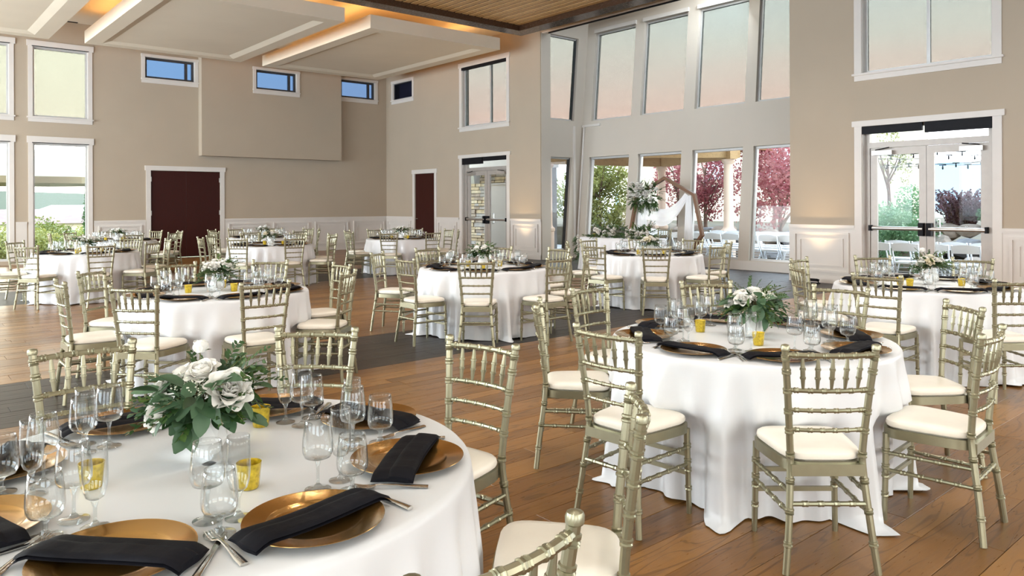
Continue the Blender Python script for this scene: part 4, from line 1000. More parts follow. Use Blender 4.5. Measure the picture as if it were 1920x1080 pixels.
for ti, (tn, cx, cy_, chairs, s0, near) in enumerate(TABLES):
    cl = make_cloth(40 + ti, cx, cy_, chairs, 288 if near == 2 else 216 if near else 144).build('tablecloth', M['cloth'], None, smooth=180, loc=(cx, cy_, 0))
    tag(cl, 'white satin cloth to the floor over the ' + tn, 'tablecloth', 'white tablecloths')
    sec = sectors(cx, cy_, [c[0] for c in chairs])
    for i, (a, d, tw) in enumerate(chairs):
        th = math.radians(a); x, y = cx + d * math.cos(th), cy_ + d * math.sin(th)
        f = th + PI + math.radians(tw)
        put_chair(x, y, f - PI / 2, near > 0, 'gold slatted chair, %s seat at the %s' % (sec[i], tn), 'chairs at the ' + tn)
    # place settings
    q = random.Random(900 + ti); ox_, oy_ = OFFS[ti]
    angs = [s0 + 45 * k + q.uniform(-2, 2) for k in range(8)]
    sec = sectors(cx, cy_, angs)
    for k, a in enumerate(angs):
        th = math.radians(a); rr = .585 + q.uniform(-.012, .012); px, py = cx + ox_ + rr * math.cos(th), cy_ + oy_ + rr * math.sin(th)
        w = '%s place at the %s' % (sec[k], tn)
        o = link('charger_plate', ME_CHARGER, None, (px, py, ZT + .0012)); tag(o, 'gold charger plate, %s' % w, 'plate', 'gold charger plates')
        o.rotation_euler = (0, 0, q.uniform(0, 6))
        o = link('napkin', ME_NAP[(k + ti) % 4], None, (px, py, ZT)); o.rotation_euler = (0, 0, th + PI / 2 + q.uniform(-.28, .22)); tag(o, 'folded black napkin, %s' % w, 'napkin', 'folded black napkins')
        tx, ty = -math.sin(th), math.cos(th)      # to the diner's right
        if near:
            fx, fy = px - tx * .205 - math.cos(th) * .02, py - ty * .205 - math.sin(th) * .02
            o = link('fork', ME_FORK, None, (fx, fy, ZT + .001)); o.rotation_euler = (0, 0, th + PI / 2 + q.uniform(-.1, .1)); tag(o, 'polished steel fork, %s' % w, 'fork', 'steel forks')
            fx, fy = px + tx * .200 - math.cos(th) * .01, py + ty * .200 - math.sin(th) * .01
            o = link('table_knife', ME_KNIFE, None, (fx, fy, ZT + .001)); o.rotation_euler = (0, 0, th + PI / 2 + q.uniform(-.1, .1)); tag(o, 'steel table knife, %s' % w, 'knife', 'steel table knives')
        for nm, ga, gr, lb in (('water_goblet', 20.5, .505, 'short water goblet'), ('wine_glass', 17.5, .415, 'tall wine glass'), ('champagne_flute', 28.0, .432, 'slim champagne flute')):
            g2 = math.radians(a + ga + q.uniform(-1, 1)); gx, gy = cx + ox_ + gr * math.cos(g2), cy_ + oy_ + gr * math.sin(g2)
            if near == 2:
                e = empty(nm, (gx, gy, ZT + .001), 0)
                for pn, me in PROTO[nm]: link(pn, me, e)
            else:
                e = link(nm, PROTO[nm + '_far'], None, (gx, gy, ZT + .001))
            tag(e, '%s, %s' % (lb, w), 'glass', {'water_goblet': 'water goblets', 'wine_glass': 'wine glasses', 'champagne_flute': 'champagne flutes'}[nm])
    vx, vy = VASE.get(ti, (0, 0))
    o = link('bud_vase', ME_VASE, None, (cx + vx, cy_ + vy, ZT + .001)); tag(o, 'white faceted vase in the middle of the ' + tn, 'vase', 'white faceted vases'); o.rotation_euler = (0, 0, ti * .7)
    bouquet((cx + vx, cy_ + vy, ZT + .150), 100 + ti * 7, 'white roses and greenery in the vase on the ' + tn, near, 1.0 if near else 1.1, rz=-PSI + (0.3 * (ti % 3) if ti else 0))
    vs = VOT.get(ti, [(.22 * math.cos(ti + 2.1 * k), .22 * math.sin(ti + 2.1 * k)) for k in range(3)])
    vsec = sectors(cx, cy_, [math.degrees(math.atan2(v[1], v[0])) % 360 for v in vs])
    for k, (x, y) in enumerate(vs):
        o = link('votive_cup', ME_VOT, None, (cx + x, cy_ + y, ZT + .001)); tag(o, 'gold votive cup, %s side of the %s' % (vsec[k], tn) if vsec[k] not in ('nearest', 'farthest') else 'gold votive cup, %s one on the %s' % (vsec[k], tn), 'candle holder', 'gold votive cups')
ORD = ['first', 'second', 'third', 'fourth', 'fifth', 'sixth', 'seventh', 'eighth', 'ninth', 'tenth', 'eleventh', 'twelfth', 'thirteenth', 'fourteenth', 'fifteenth', 'sixteenth', 'seventeenth', 'eighteenth', 'nineteenth', 'twentieth'] + ['last'] * 20
# ================================================================== HEAD TABLE, ARCH
hx, hy = 12.55, 10.95
b = MB(); q = random.Random(5); nseg = 200; o_ = []
def rect_pt(t, off):      # rounded rectangle outline (1.86 x .76), t in 0..1
    w, h, r = .93 + off, .38 + off, .04 + off
    per = [(w - r) * 2, PI * r / 2, (h - r) * 2, PI * r / 2] * 2
    L = sum(per); s = t * L; cx_ = [(w - r, -h), None]
    segs = [('l', (-w + r, -h), (w - r, -h)), ('a', (w - r, -h + r), -PI / 2), ('l', (w, -h + r), (w, h - r)), ('a', (w - r, h - r), 0), ('l', (w - r, h), (-w + r, h)), ('a', (-w + r, h - r), PI / 2), ('l', (-w, h - r), (-w, -h + r)), ('a', (-w + r, -h + r), PI)]
    for (kd, p, e), l in zip(segs, per):
        if s <= l or (kd, p) == (segs[-1][0], segs[-1][1]):
            k = min(1, s / l)
            if kd == 'l': return (p[0] + (e[0] - p[0]) * k, p[1] + (e[1] - p[1]) * k)
            a = e + k * PI / 2; return (p[0] + r * math.cos(a), p[1] + r * math.sin(a))
        s -= l
lv = [(-.10, ZT), (-.012, ZT), (0, ZT - .012)] + [(None, ZT - .02 - i * (ZT - .03) / 9) for i in range(10)]
for off, z in lv:
    for j in range(nseg):
        t = j / nseg
        oo = off if off is not None else .008 + (1 - z / ZT) * (.03 + .025 * math.sin(t * 150) + .012 * math.sin(t * 95 + 1))
        x, y = rect_pt(t, oo); b.v.append((-y, x, z))
for i in range(len(lv) - 1):
    for j in range(nseg): k = (j + 1) % nseg; b.f.append((i * nseg + j, i * nseg + k, (i + 1) * nseg + k, (i + 1) * nseg + j)); b.m.append(0)
b.f.append(tuple(range(nseg))); b.m.append(0); b.f = [tuple(reversed(f)) for f in b.f]
o = b.build('tablecloth', M['cloth'], None, smooth=180, loc=(hx, hy, 0)); tag(o, 'white cloth to the floor over the rectangular head table below the arch', 'tablecloth', 'white tablecloths')
for k, y in enumerate((10.55, 11.35)):
    put_chair(13.32, y, PI / 2, False, 'gold bamboo style chair behind the head table, %s one' % ('right' if k == 0 else 'left'), 'chairs behind the head table')
# garland: leaves along the front edge and down the left end
g = empty('leaf_garland', (hx, hy, ZT)); tag(g, 'trailing green leaf garland along the head table and down its left end', 'garland')
q = random.Random(8)
path = [(-.25, -.95 + i * .12, .02) for i in range(16)]
for p in path:
    for k in range(3):
        a = q.uniform(0, 6.28); place(ME_SPRIG[q.choice((1, 2, 3))], 'leaf_sprig', g, Matrix.Translation((p[0] + q.uniform(-.06, .06), p[1], p[2])) @ rot_to((math.cos(a), math.sin(a), q.uniform(0, .5)), q.uniform(-1, 1)), q.uniform(.8, 1.1))
for i in range(11):
    for k in range(3): place(ME_SPRIG[q.choice((0, 2, 3))], 'leaf_sprig', g, Matrix.Translation((-.30 + .03 * q.random(), 1.03 + q.uniform(-.02, .06), -.05 * i)) @ rot_to((q.uniform(-1, .2), q.uniform(-.2, 1), q.uniform(-1, .1)), q.uniform(-1, 1)), q.uniform(.7, 1.0))
for i in range(4): place(ME_ROSE[0], 'rose', g, Matrix.Translation((-.33, 1.02, -.1 * i)) @ Matrix.Rotation(R(-80), 4, 'Y'), .8)
def cluster(name, loc, sx, sy, sz, nr, nl, seed, label, cat='flowers', group=None, rs=1.6, droop=.0):
    q = random.Random(seed); t = empty(name, loc); tag(t, label, cat, group)
    for i in range(nr):
        d = Vector((-abs(q.gauss(.9, .3)), q.gauss(-.3, .5), q.gauss(.35, .4))).normalized()
        p = Vector((d.x * sx * .75, q.uniform(-.9, .9) * sy, d.z * sz * .8 + q.uniform(-.3, .4) * sz))
        place(ME_ROSE[i % 2], 'rose', t, Matrix.Translation(p) @ d.to_track_quat('Z', 'Y').to_matrix().to_4x4(), rs * q.uniform(.8, 1.2))
    for i in range(nl):
        d = Vector((q.uniform(-1, .6), q.gauss(0, 1), q.gauss(-droop, .7))).normalized()
        p = Vector((d.x * sx * .5, q.uniform(-.9, .9) * sy, d.z * sz * .6))
        place(ME_SPRIG[q.choice((1, 2, 3, 4))], 'leaf_sprig', t, Matrix.Translation(p) @ rot_to(d, q.uniform(-1, 1)), q.uniform(.9, 1.5))
    return t
cluster('table_flowers', (hx - .22, hy + .20, ZT + .10), .13, .40, .12, 16, 110, 21, 'long low spray of white roses on the middle of the head table', group='head table flowers', rs=1.05)
cluster('table_flowers', (hx - .24, hy - .72, ZT + .09), .13, .34, .11, 11, 90, 22, 'low spray of white roses at the right end of the head table', group='head table flowers', rs=1.05)
for k, (x, y) in enumerate(((-.12, .72), (-.2, -.32), (-.2, -.62))):
    o = link('votive_cup', ME_VOT, None, (hx + x, hy + y, ZT + .001)); tag(o, 'gold votive cup among the leaves on the head table, %s' % ('left end', 'middle', 'right end')[k], 'candle holder', 'gold votive cups')
for k, y in enumerate((.50, -.28)):
    for j, nm in enumerate(('champagne_flute', 'wine_glass')):
        o = link(nm, PROTO[nm + '_far'], None, (hx + .08, hy + y + j * .10, ZT + .001)); tag(o, '%s behind the %s of the head table flowers' % (('slim champagne flute', 'clear wine glass')[j], ('left part', 'right part')[k]), 'glass', 'head table glasses')
# heptagon arch
ax, ay, RA = 14.02, 10.92, 1.095
arch = empty('wedding_arch', (ax, ay, 0)); tag(arch, 'brown wooden seven sided arch standing before the bay windows', 'arch')
za = RA * math.cos(PI / 7) + .03
V7 = [(RA * math.sin(2 * PI * k / 7), RA * math.cos(2 * PI * k / 7)) for k in range(7)]
for k in range(7):
    (y0, z0), (y1, z1) = V7[k], V7[(k + 1) % 7]
    n0, n1 = (1 - .075 / RA), (1 - .075 / RA)
    P = []
    for (yy, zz, s) in ((y0, z0, 1), (y1, z1, 1), (y1, z1, n1), (y0, z0, n0)): P.append((yy * s, zz * s + za))
    b = MB(); b.hexa([(-.04, *P[0]), (-.04, *P[1]), (-.04, *P[2]), (-.04, *P[3]), (.04, *P[0]), (.04, *P[1]), (.04, *P[2]), (.04, *P[3])]); b.build('arch_beam', M['archwood'], arch)
for s in (-1, 1): MB().box(-.30, .30, s * .40 - .035, s * .40 + .035, 0, .03).build('arch_foot', M['archwood'], arch)
# voile swag and tails.  image right = smaller y
sw = empty('voile_drape', (ax, ay, 0)); tag(sw, 'sheer white voile swag hung across the wooden arch', 'fabric drape')
def sheet(nm, fn, nu=26, nv=10):
    b = MB()
    for i in range(nu + 1):
        for j in range(nv + 1): b.v.append(fn(i / nu, j / nv))
    for i in range(nu):
        for j in range(nv): a = i * (nv + 1) + j; b.f.append((a, a + 1, a + nv + 2, a + nv + 1)); b.m.append(0)
    b.build(nm, M['voile'], sw, smooth=180)
def swag(u, v):
    y = -.66 + u * 1.26; sag = 1 - (2 * u - 1) ** 2
    top = 1.72 - .12 * u - .30 * sag; bot = 1.66 - .16 * u - .62 * sag
    w = top + (bot - top) * v
    return (-.06 - .05 * sag * v + .012 * math.sin(v * 20 + u * 4), y + .10 * (v - .5) * (2 * u - 1), w)
sheet('swag', swag)
sheet('left_tail', lambda u, v: (-.05 + .02 * math.sin(v * 22), .62 + (v - .5) * (.20 + .16 * u), 1.55 - 1.25 * u))
sheet('right_tail', lambda u, v: (-.05 + .02 * math.sin(v * 22), -.70 + (v - .5) * (.14 + .16 * u), 1.66 - 1.5 * u))
cluster('arch_flowers', (ax - .08, ay + .52, 1.66), .17, .40, .34, 24, 230, 31, 'large cluster of white roses and palm leaves on the upper left of the arch', rs=1.2, droop=.25)

# ================================================================== OUTSIDE
M['patio'] = pmat('pale_patio', (0.42, 0.40, 0.38), 0.8, vary=0.08, scale=1.5, bump=.1)
M['lawn'] = pmat('dry_grass_ground', (0.13, 0.15, 0.06), 0.9, vary=0.3, scale=.4)
M['stone'] = pmat('tan_boulder', (0.30, 0.235, 0.18), 0.85, vary=0.25, scale=2.5, bump=.5, bscale=9)
M['stone2'] = pmat('grey_boulder', (0.22, 0.215, 0.215), 0.85, vary=0.25, scale=2.5, bump=.5, bscale=9)
M['colm'] = pmat('peach_column', (0.74, 0.56, 0.43), 0.8, vary=0.04, scale=2, bump=.1)
M['pergola'] = wood('golden_pergola_timber', [(0.42, 0.26, 0.11), (0.52, 0.33, 0.15), (0.6, 0.40, 0.2)], 0.6, .4, .1, axis='X', attr=False)
M['pergdk'] = wood('brown_pergola_board', [(0.26, 0.11, 0.04), (0.34, 0.15, 0.06), (0.4, 0.19, 0.08)], 0.6, .4, .1, axis='X', attr=False)
M['plum'] = leafmat('purple_plum_leaf', [(0.22, 0.05, 0.06), (0.38, 0.11, 0.12), (0.52, 0.24, 0.22)], .5, .5, 3)
M['barb'] = leafmat('barberry_leaf', [(0.09, 0.03, 0.04), (0.16, 0.06, 0.06), (0.24, 0.11, 0.09)], .6, .3, 3)
M['shrub'] = leafmat('sage_shrub_leaf', [(0.09, 0.20, 0.09), (0.18, 0.33, 0.16), (0.32, 0.46, 0.25)], .5, .35, 2)
M['golden'] = leafmat('golden_shrub_leaf', [(0.12, 0.15, 0.03), (0.26, 0.27, 0.06), (0.42, 0.38, 0.14)], .5, .35, 2)
M['bark'] = pmat('tree_bark', (0.16, 0.10, 0.07), 0.9, vary=0.3, scale=9)
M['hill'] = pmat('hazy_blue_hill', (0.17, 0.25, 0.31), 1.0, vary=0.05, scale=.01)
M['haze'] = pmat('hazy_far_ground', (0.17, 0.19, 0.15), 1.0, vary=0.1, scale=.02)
M['stucco'] = pmat('cream_stucco', (0.72, 0.65, 0.50), 0.9, vary=0.03)
M['roofp'] = pmat('pinkish_roof_tile', (0.24, 0.15, 0.13), 0.9, vary=0.1, scale=4)
M['ivy'] = leafmat('ivy_leaf', [(0.07, 0.18, 0.06), (0.13, 0.30, 0.09), (0.22, 0.42, 0.14)], .5, .3, 3)
M['canvas'] = pmat('cream_canvas', (0.50, 0.44, 0.30), 0.8, vary=0.02)
o = MB().box(-80, 17.2, YB + .28, 200, -.45, -.35).build('ground_back', M['lawn']); o['kind'] = 'structure'
o = MB().box(13.8, 60, -30, YB + .26, -.25, -.06).build('ground_patio', M['patio']); o['kind'] = 'structure'
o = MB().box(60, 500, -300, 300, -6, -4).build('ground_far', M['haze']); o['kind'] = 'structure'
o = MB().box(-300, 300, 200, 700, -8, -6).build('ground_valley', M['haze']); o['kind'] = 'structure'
M['mulch'] = pmat('planting_bed_soil', (0.075, 0.06, 0.035), 0.95, vary=0.4, scale=2)
o = MB().box(19.75, 45, 7.9, 40, -.2, .62).build('ground_bed_bay', M['mulch']); o['kind'] = 'structure'
o = MB().box(18.1, 45, -12, 7.9, -.2, .55).build('ground_bed_doors', M['mulch']); o['kind'] = 'structure'
def ridge(name, pts, h, depth, m):
    b = MB(); n = len(pts)
    for (x, y), hh in zip(pts, h): b.v += [(x, y, -8), (x, y, hh), (x * depth, y * depth, hh * .9), (x * depth, y * depth, -8)]
    for i in range(n - 1):
        a = i * 4; b.f += [(a, a + 4, a + 5, a + 1), (a + 1, a + 5, a + 6, a + 2), (a + 2, a + 6, a + 7, a + 3)]; b.m += [0, 0, 0]
    o = b.build(name, M[m]); o['kind'] = 'structure'
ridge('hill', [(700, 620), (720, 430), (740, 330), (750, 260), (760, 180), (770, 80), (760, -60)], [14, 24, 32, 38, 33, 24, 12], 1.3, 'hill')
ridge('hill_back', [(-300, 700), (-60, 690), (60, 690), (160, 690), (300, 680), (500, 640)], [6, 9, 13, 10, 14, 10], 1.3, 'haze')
# foliage
def crown(seed, n, rx, ry, rz_, L, mt, clump=9, hollow=.35, cz=0):
    q = random.Random(seed); b = MB()
    cl = []
    for i in range(clump):
        a, e = q.uniform(0, 6.28), math.asin(q.uniform(-1, 1)); k = q.uniform(.35, .8)
        cl.append((k * rx * math.cos(a) * math.cos(e), k * ry * math.sin(a) * math.cos(e), k * rz_ * math.sin(e), q.uniform(.28, .5)))
    for i in range(n):
        c = q.choice(cl); a, e = q.uniform(0, 6.28), math.asin(q.uniform(-1, 1)); k = q.uniform(hollow, 1) ** .6 * c[3]
        p = Vector((c[0] + k * rx * math.cos(a) * math.cos(e), c[1] + k * ry * math.sin(a) * math.cos(e), cz + c[2] + k * rz_ * math.sin(e)))
        d = Vector((q.gauss(0, 1), q.gauss(0, 1), q.gauss(.1, .8))).normalized(); s = d.cross(Vector((q.gauss(0, 1), q.gauss(0, 1), q.gauss(0, 1)))).normalized()
        l = L * q.uniform(.6, 1.3)
        b.quadmesh([p - d * l * .5, p + s * l * .28, p + d * l * .5, p - s * l * .28], [(0, 1, 2, 3)])
    return b
def tree(name, loc, label, cat, seed, n, rx, ry, rz_, L, mt, trunk=1.0, group=None, clump=9):
    t = empty(name, loc); tag(t, label, cat, group)
    c = crown(seed, n, rx, ry, rz_, L, mt, clump, cz=trunk + rz_ * .85).build('crown', M[mt], t)
    q = random.Random(seed + 1); b = MB(); h = trunk + rz_
    b.tube([(0, 0, -.2), (.03, .02, h * .4), (.0, .05, h)], [.05 * h ** .5, .04 * h ** .5, .015], 7)
    for i in range(7):
        a = q.uniform(0, 6.28); z = trunk * .8 + q.uniform(0, rz_ * .9); b.tube([(0, .02, z), (rx * .35 * math.cos(a), ry * .35 * math.sin(a), z + rz_ * .35), (rx * .65 * math.cos(a), ry * .65 * math.sin(a), z + rz_ * .8)], [.03, .02, .006], 5)
    b.build('trunk', M['bark'], t, smooth=60)
    return t
PL = 'purple leaved trees behind the boulders'
tree('plum_tree', (21.0, 12.0, .5), 'red leaved plum tree filling the rightmost bay window', 'tree', 51, 6500, 1.7, 1.5, 1.75, .12, 'plum', .05, PL, 20)
tree('plum_tree', (21.6, 15.1, .5), 'purple plum tree seen left of the middle column', 'tree', 52, 3000, 1.2, 1.1, 1.6, .11, 'plum', .6, PL, 12)
tree('plum_tree', (22.9, 17.2, .5), 'dark purple plum tree behind the flowered arch', 'tree', 53, 3800, 1.3, 1.2, 1.6, .11, 'plum', .7, PL, 12)
tree('plum_tree', (24.3, 14.1, .5), 'small purple plum tree right of the middle column, farther back', 'tree', 54, 1600, .8, .8, 1.5, .11, 'plum', .8, PL)
GR = 'leafy trees outside the bay'
tree('leafy_tree', (20.9, 19.3, .5), 'olive green bushy tree in the leftmost lower bay window', 'tree', 55, 16000, 1.9, 1.9, 1.5, .12, 'golden', .1, GR, 18)
tree('leafy_tree', (20.6, 23.2, .5), 'green bushy tree beyond the narrow side window of the bay', 'tree', 56, 8000, 1.8, 1.8, 1.7, .12, 'golden', .1, GR, 14)
tree('leafy_tree', (20.4, 9.75, .5), 'light green shrub at the right edge of the rightmost bay window', 'shrub', 57, 3000, .55, .55, .75, .09, 'shrub', .1)
tree('leafy_shrub', (17.6, 7.15, -.06), 'rounded grey green shrub behind the left leaf of the double doors', 'shrub', 58, 12000, 1.05, 1.0, 1.02, .07, 'shrub', .05, None, 18)
tree('thin_tree', (22.0, 9.2, .55), 'thin pale leaved tree behind the shrub at the double doors', 'tree', 59, 1400, .55, .55, 1.2, .07, 'golden', 1.0)
tree('juniper', (18.3, 5.35, .95), 'spreading green juniper right of the rocks behind the double doors', 'shrub', 60, 2500, .42, .5, .30, .09, 'shrub', .03)
# barberry: stiff arching stems
t = empty('barberry_bush', (18.5, 6.2, .85)); tag(t, 'spiky purple barberry bush above the rocks outside the double doors', 'shrub')
q = random.Random(61); b = MB(); s_ = MB()
for i in range(120):
    a = q.uniform(0, 6.28); k = q.uniform(.2, .62); h = q.uniform(.5, .95)
    o0 = Vector((q.uniform(-.18, .18), q.uniform(-.25, .25), 0)); P = [o0, o0 + Vector((k * .4 * math.cos(a), k * .4 * math.sin(a), h * .7)), o0 + Vector((k * math.cos(a), k * math.sin(a), h))]
    s_.tube(P, [.008, .006, .003], 4)
    for j in range(60):
        u = q.uniform(.1, 1); p = P[0].lerp(P[1], u * 2) if u < .5 else P[1].lerp(P[2], u * 2 - 1)
        d = Vector((q.gauss(0, 1), q.gauss(0, 1), q.gauss(0, 1))).normalized(); e = d.orthogonal().normalized(); l = .045
        b.quadmesh([p, p + (d + e) * l * .5, p + d * l, p + (d - e) * l * .5], [(0, 1, 2, 3)])
b.build('leaves', M['barb'], t); s_.build('stems', M['bark'], t)
# boulders
def boulder_mesh(seed):
    q = random.Random(seed); bm = bmesh.new(); bmesh.ops.create_icosphere(bm, subdivisions=2, radius=1)
    pl = [(Vector((q.gauss(0, 1), q.gauss(0, 1), q.gauss(0, 1))).normalized(), q.uniform(.55, .85)) for _ in range(9)]
    for v in bm.verts:
        for n_, d in pl:
            e = v.co.dot(n_) - d
            if e > 0: v.co -= n_ * e
        v.co *= 1 + q.uniform(-.04, .04)
    me = bpy.data.meshes.new('boulder'); bm.to_mesh(me); bm.free(); me.materials.append(M['stone'] if seed % 3 else M['stone2']); me.shade_smooth(); me.set_sharp_from_angle(angle=R(28)); return me
ME_B = [boulder_mesh(i) for i in range(6)]
q = random.Random(77); k = 0
cnt = {}
for row, (z, dx) in enumerate(((-.06, 0), (.36, .45), (.74, .8))):
    for (ya, yb, xb, where) in ((4.3, 6.5, 17.4, 'outside the double doors'), (8.6, 16.8, 19.1, 'outside the bay')):
        if row == 2 and ya > 8: continue
        y = ya + .15 * row; ps = None
        while y < yb:
            s = q.uniform(.30, .46); sy = s * q.uniform(.9, 1.3)
            if ps is not None: y += (ps + sy) * .72
            ps = sy
            x = xb + dx + (1.3 if y > 13.2 else 0) + q.uniform(-.08, .08)
            if ya > 8 and min(math.hypot(x - c[0], y - c[1]) for c in ((18.1, 11.9), (20.06, 15.75))) < .75: continue
            o = link('boulder', ME_B[k % 6], None, (x, y, z + s * .36)); o.scale = (s, sy, s * q.uniform(.6, .8)); o.rotation_euler = (q.uniform(-.2, .2), q.uniform(-.2, .2), q.choice((0, PI)) + q.uniform(-.3, .3))
            key = (row, where); cnt[key] = cnt.get(key, 0) + 1
            tag(o, '%s boulder, %s rockery row %s, %s from the right' % ('tan' if (k % 6) % 3 else 'grey', ('lower', 'middle', 'upper')[row], where, ORD[cnt[key] - 1]), 'boulder', 'rockery boulders'); k += 1
# pergola
pg = empty('pergola', (18.1, 14.0, -.06)); tag(pg, 'pergola with peach round columns and timber roof outside the bay', 'pergola')
px0, py0 = 18.1, 14.0
COLS = [(18.1, 11.9), (20.06, 15.75), (15.75, 16.7)]
for (x, y) in COLS:
    b = MB().lathe([(.20, 0), (.20, .06), (.19, .07), (.19, .70), (.215, .72), (.215, .80), (.17, .83), (.15, .86), (.135, .9), (.125, 2.62), (.15, 2.66), (.18, 2.70), (.18, 2.76), (.0, 2.76)], 20, cap0=True)
    c = b.build('column', M['colm'], pg, smooth=30, loc=(x - px0, y - py0, 0))
def beam(p, q_, w, z0, z1, m, nm):
    p, q_ = Vector(p), Vector(q_); d = (q_ - p).normalized(); n_ = Vector((-d.y, d.x)) * w / 2; p = p - d * .3; q_ = q_ + d * .3
    P = [p - n_, q_ - n_, q_ + n_, p + n_]
    MB().hexa([(a.x - px0, a.y - py0, z0) for a in P] + [(a.x - px0, a.y - py0, z1) for a in P]).build(nm, M[m], pg)
beam(COLS[0], COLS[1], .22, 2.76, 3.10, 'pergola', 'roof_beam'); beam(COLS[1], COLS[2], .22, 2.76, 3.10, 'pergola', 'roof_beam'); beam(COLS[0], (16.4, 13.2), .2, 2.80, 3.08, 'pergola', 'roof_beam')
for i in range(18):
    y0 = 12.0 + i * .30; MB().box(15.6 - px0, 20.6 - px0, y0 - py0, y0 + .20 - py0, 3.11, 3.17).build('roof_board', M['pergdk'], pg)
# neighbouring building behind the trees
hs_ = empty('neighbour_house', (31, 21, .55)); tag(hs_, 'pale cream building with a grey window behind the plum trees', 'building')
MB().box(-.3, 4, -8, 6, 0, 4.5).build('wall', M['stucco'], hs_)
fw = MB(); 
for (y, z) in ((-.2, 2.0), (-3.4, 2.0)):
    fr_ = MB(); frame4(fr_, lambda u, v, w: (-.3 - w, u, v), y - .6, y + .6, z, z + 1.4, .06, 0, .06); f = fr_.build('window_frame', M['white'], hs_)
    MB().box(-.34, -.32, y - .55, y + .55, z + .05, z + 1.35).build('window_pane', pmat('grey_reflecting_pane', (.45, .5, .55), .15, .3), f)
# folding chairs set out on the patio
def folding_chair():
    t = empty('folding_chair')
    b = MB()
    n = 10; vs = []
    for k, y in ((0, -.235), (1, -.215)):
        for i in range(n + 1):
            u = i / n * 2 - 1; vs += [(u * .205, y - .02 * (1 - u * u) + .0, .66), (u * .205, y - .02 * (1 - u * u) - .015, .79 + .025 * (1 - u * u))]
    fs = []; m = 2 * (n + 1)
    for i in range(n):
        a = i * 2; fs += [(a, a + 2, a + 3, a + 1), (m + a, m + a + 1, m + a + 3, m + a + 2), (a + 1, a + 3, m + a + 3, m + a + 1), (a, m + a, m + a + 2, a + 2)]
    fs += [(0, 1, m + 1, m), (2 * n, m + 2 * n, m + 2 * n + 1, 2 * n + 1)]
    b.quadmesh(vs, fs); b.build('back_panel', M['plastic'], t, smooth=40)
    for s in (-1, 1):
        b = MB(); b.tube([(s * .215, -.245, .80), (s * .215, -.20, .62), (s * .215, .20, 0)], .016, 6, flat=1.3); b.build('front_leg', M['plastic'], t, smooth=50)
        b = MB(); b.tube([(s * .185, .12, .43), (s * .185, -.24, 0)], .014, 6, flat=1.3); b.build('rear_leg', M['plastic'], t, smooth=50)
    b = MB(); b.box(-.20, .20, -.16, .20, .425, .455); b.box(-.19, .19, -.15, .19, .455, .465); b.build('seat', M['plastic'], t)
    b = MB(); b.tube([(-.215, .02, .19 + .08), (.215, .02, .27)], .009, 6); b.tube([(-.185, -.18, .08), (.185, -.18, .08)], .009, 6); b.tube([(-.215, .16, .05), (.215, .16, .05)], .009, 6); b.build('cross_bar', M['plastic'], t)
    return t
fc = folding_chair(); first = True
def put_fold(x, y, rz, label, group):
    global first
    if first: first = False; o = fc; o.location = (x, y, -.06); o.rotation_euler = (0, 0, rz); tag(o, label, 'chair', group)
    else: dup(fc, (x, y, -.06), rz, label=label, group=group)
for rw, x in enumerate((14.55, 15.45)):
    for k in range(6):
        put_fold(x, 3.75 + k * .50, -PI / 2 + .12, 'white folding chair in the %s row outside the double doors, %s from the right' % (('front', 'second')[rw], ORD[k]), 'white folding chairs outside the doors, %s row' % ('front', 'second')[rw])
for rw, x in enumerate((16.0, 16.85, 17.7)):
    for k in range(8):
        put_fold(x, 8.35 + k * .50, -PI / 2 + .1, 'white folding chair, %s row outside the bay windows, %s from the right' % (('front', 'middle', 'back')[rw], ORD[k]), 'white folding chairs outside the bay, %s row' % ('front', 'middle', 'back')[rw])
for k in range(4): put_fold(16.9 + k * .3, 13.4 + k * .52, -PI / 2 + .9, 'white folding chair standing askew behind the arch, %s from the right' % ORD[k], 'white folding chairs behind the arch')
# string lights over the patio
for k, (z, x) in enumerate(((2.62, 18.0), (2.50, 17.6), (2.40, 18.4), (2.34, 18.0))):
    t = empty('string_lights', (x, 0, z)); tag(t, 'dark string of bulbs across the sky outside the double doors, %s from the top' % ('first', 'second', 'third', 'fourth')[k], 'string lights', 'strings of patio bulbs')
    c = [(.0, y * .5 + 3, -.05 * abs(math.sin(y * .9 + k))) for y in range(14)]; b = MB(); b.tube(c, .006, 5); b.build('cable', M['blackmet'], t)
    for j in range(12):
        b = MB(); p = c[j]; y = p[1] + .13 * k; b.lathe([(.004, 0), (.014, -.01), (.014, -.035), (.02, -.055), (.012, -.085), (.0, -.09)], 8, (0, y, p[2])); b.tube([(0, y - .07, p[2] + .01), (0, y + .07, p[2] + .01)], .010, 5); b.build('bulb', M['blackmet'], t)
for k, (x, y, h) in enumerate(((30.0, 11.75, 2.7), (34.0, 11.0, 2.6))):
    t = empty('light_pole', (x, y, .5)); tag(t, ('thin grey pole seen through the left leaf of the double doors', 'thin grey lamp pole with an arm seen through the right door leaf')[k], 'pole')
    b = MB(); b.tube([(0, 0, 0), (0, 0, h)], [.05, .035], 8); b.build('pole', M['alu'], t)
    if k: MB().box(-.04, .04, -.9, 0, h - .03, h + .03).build('lamp_arm', M['alu'], t)
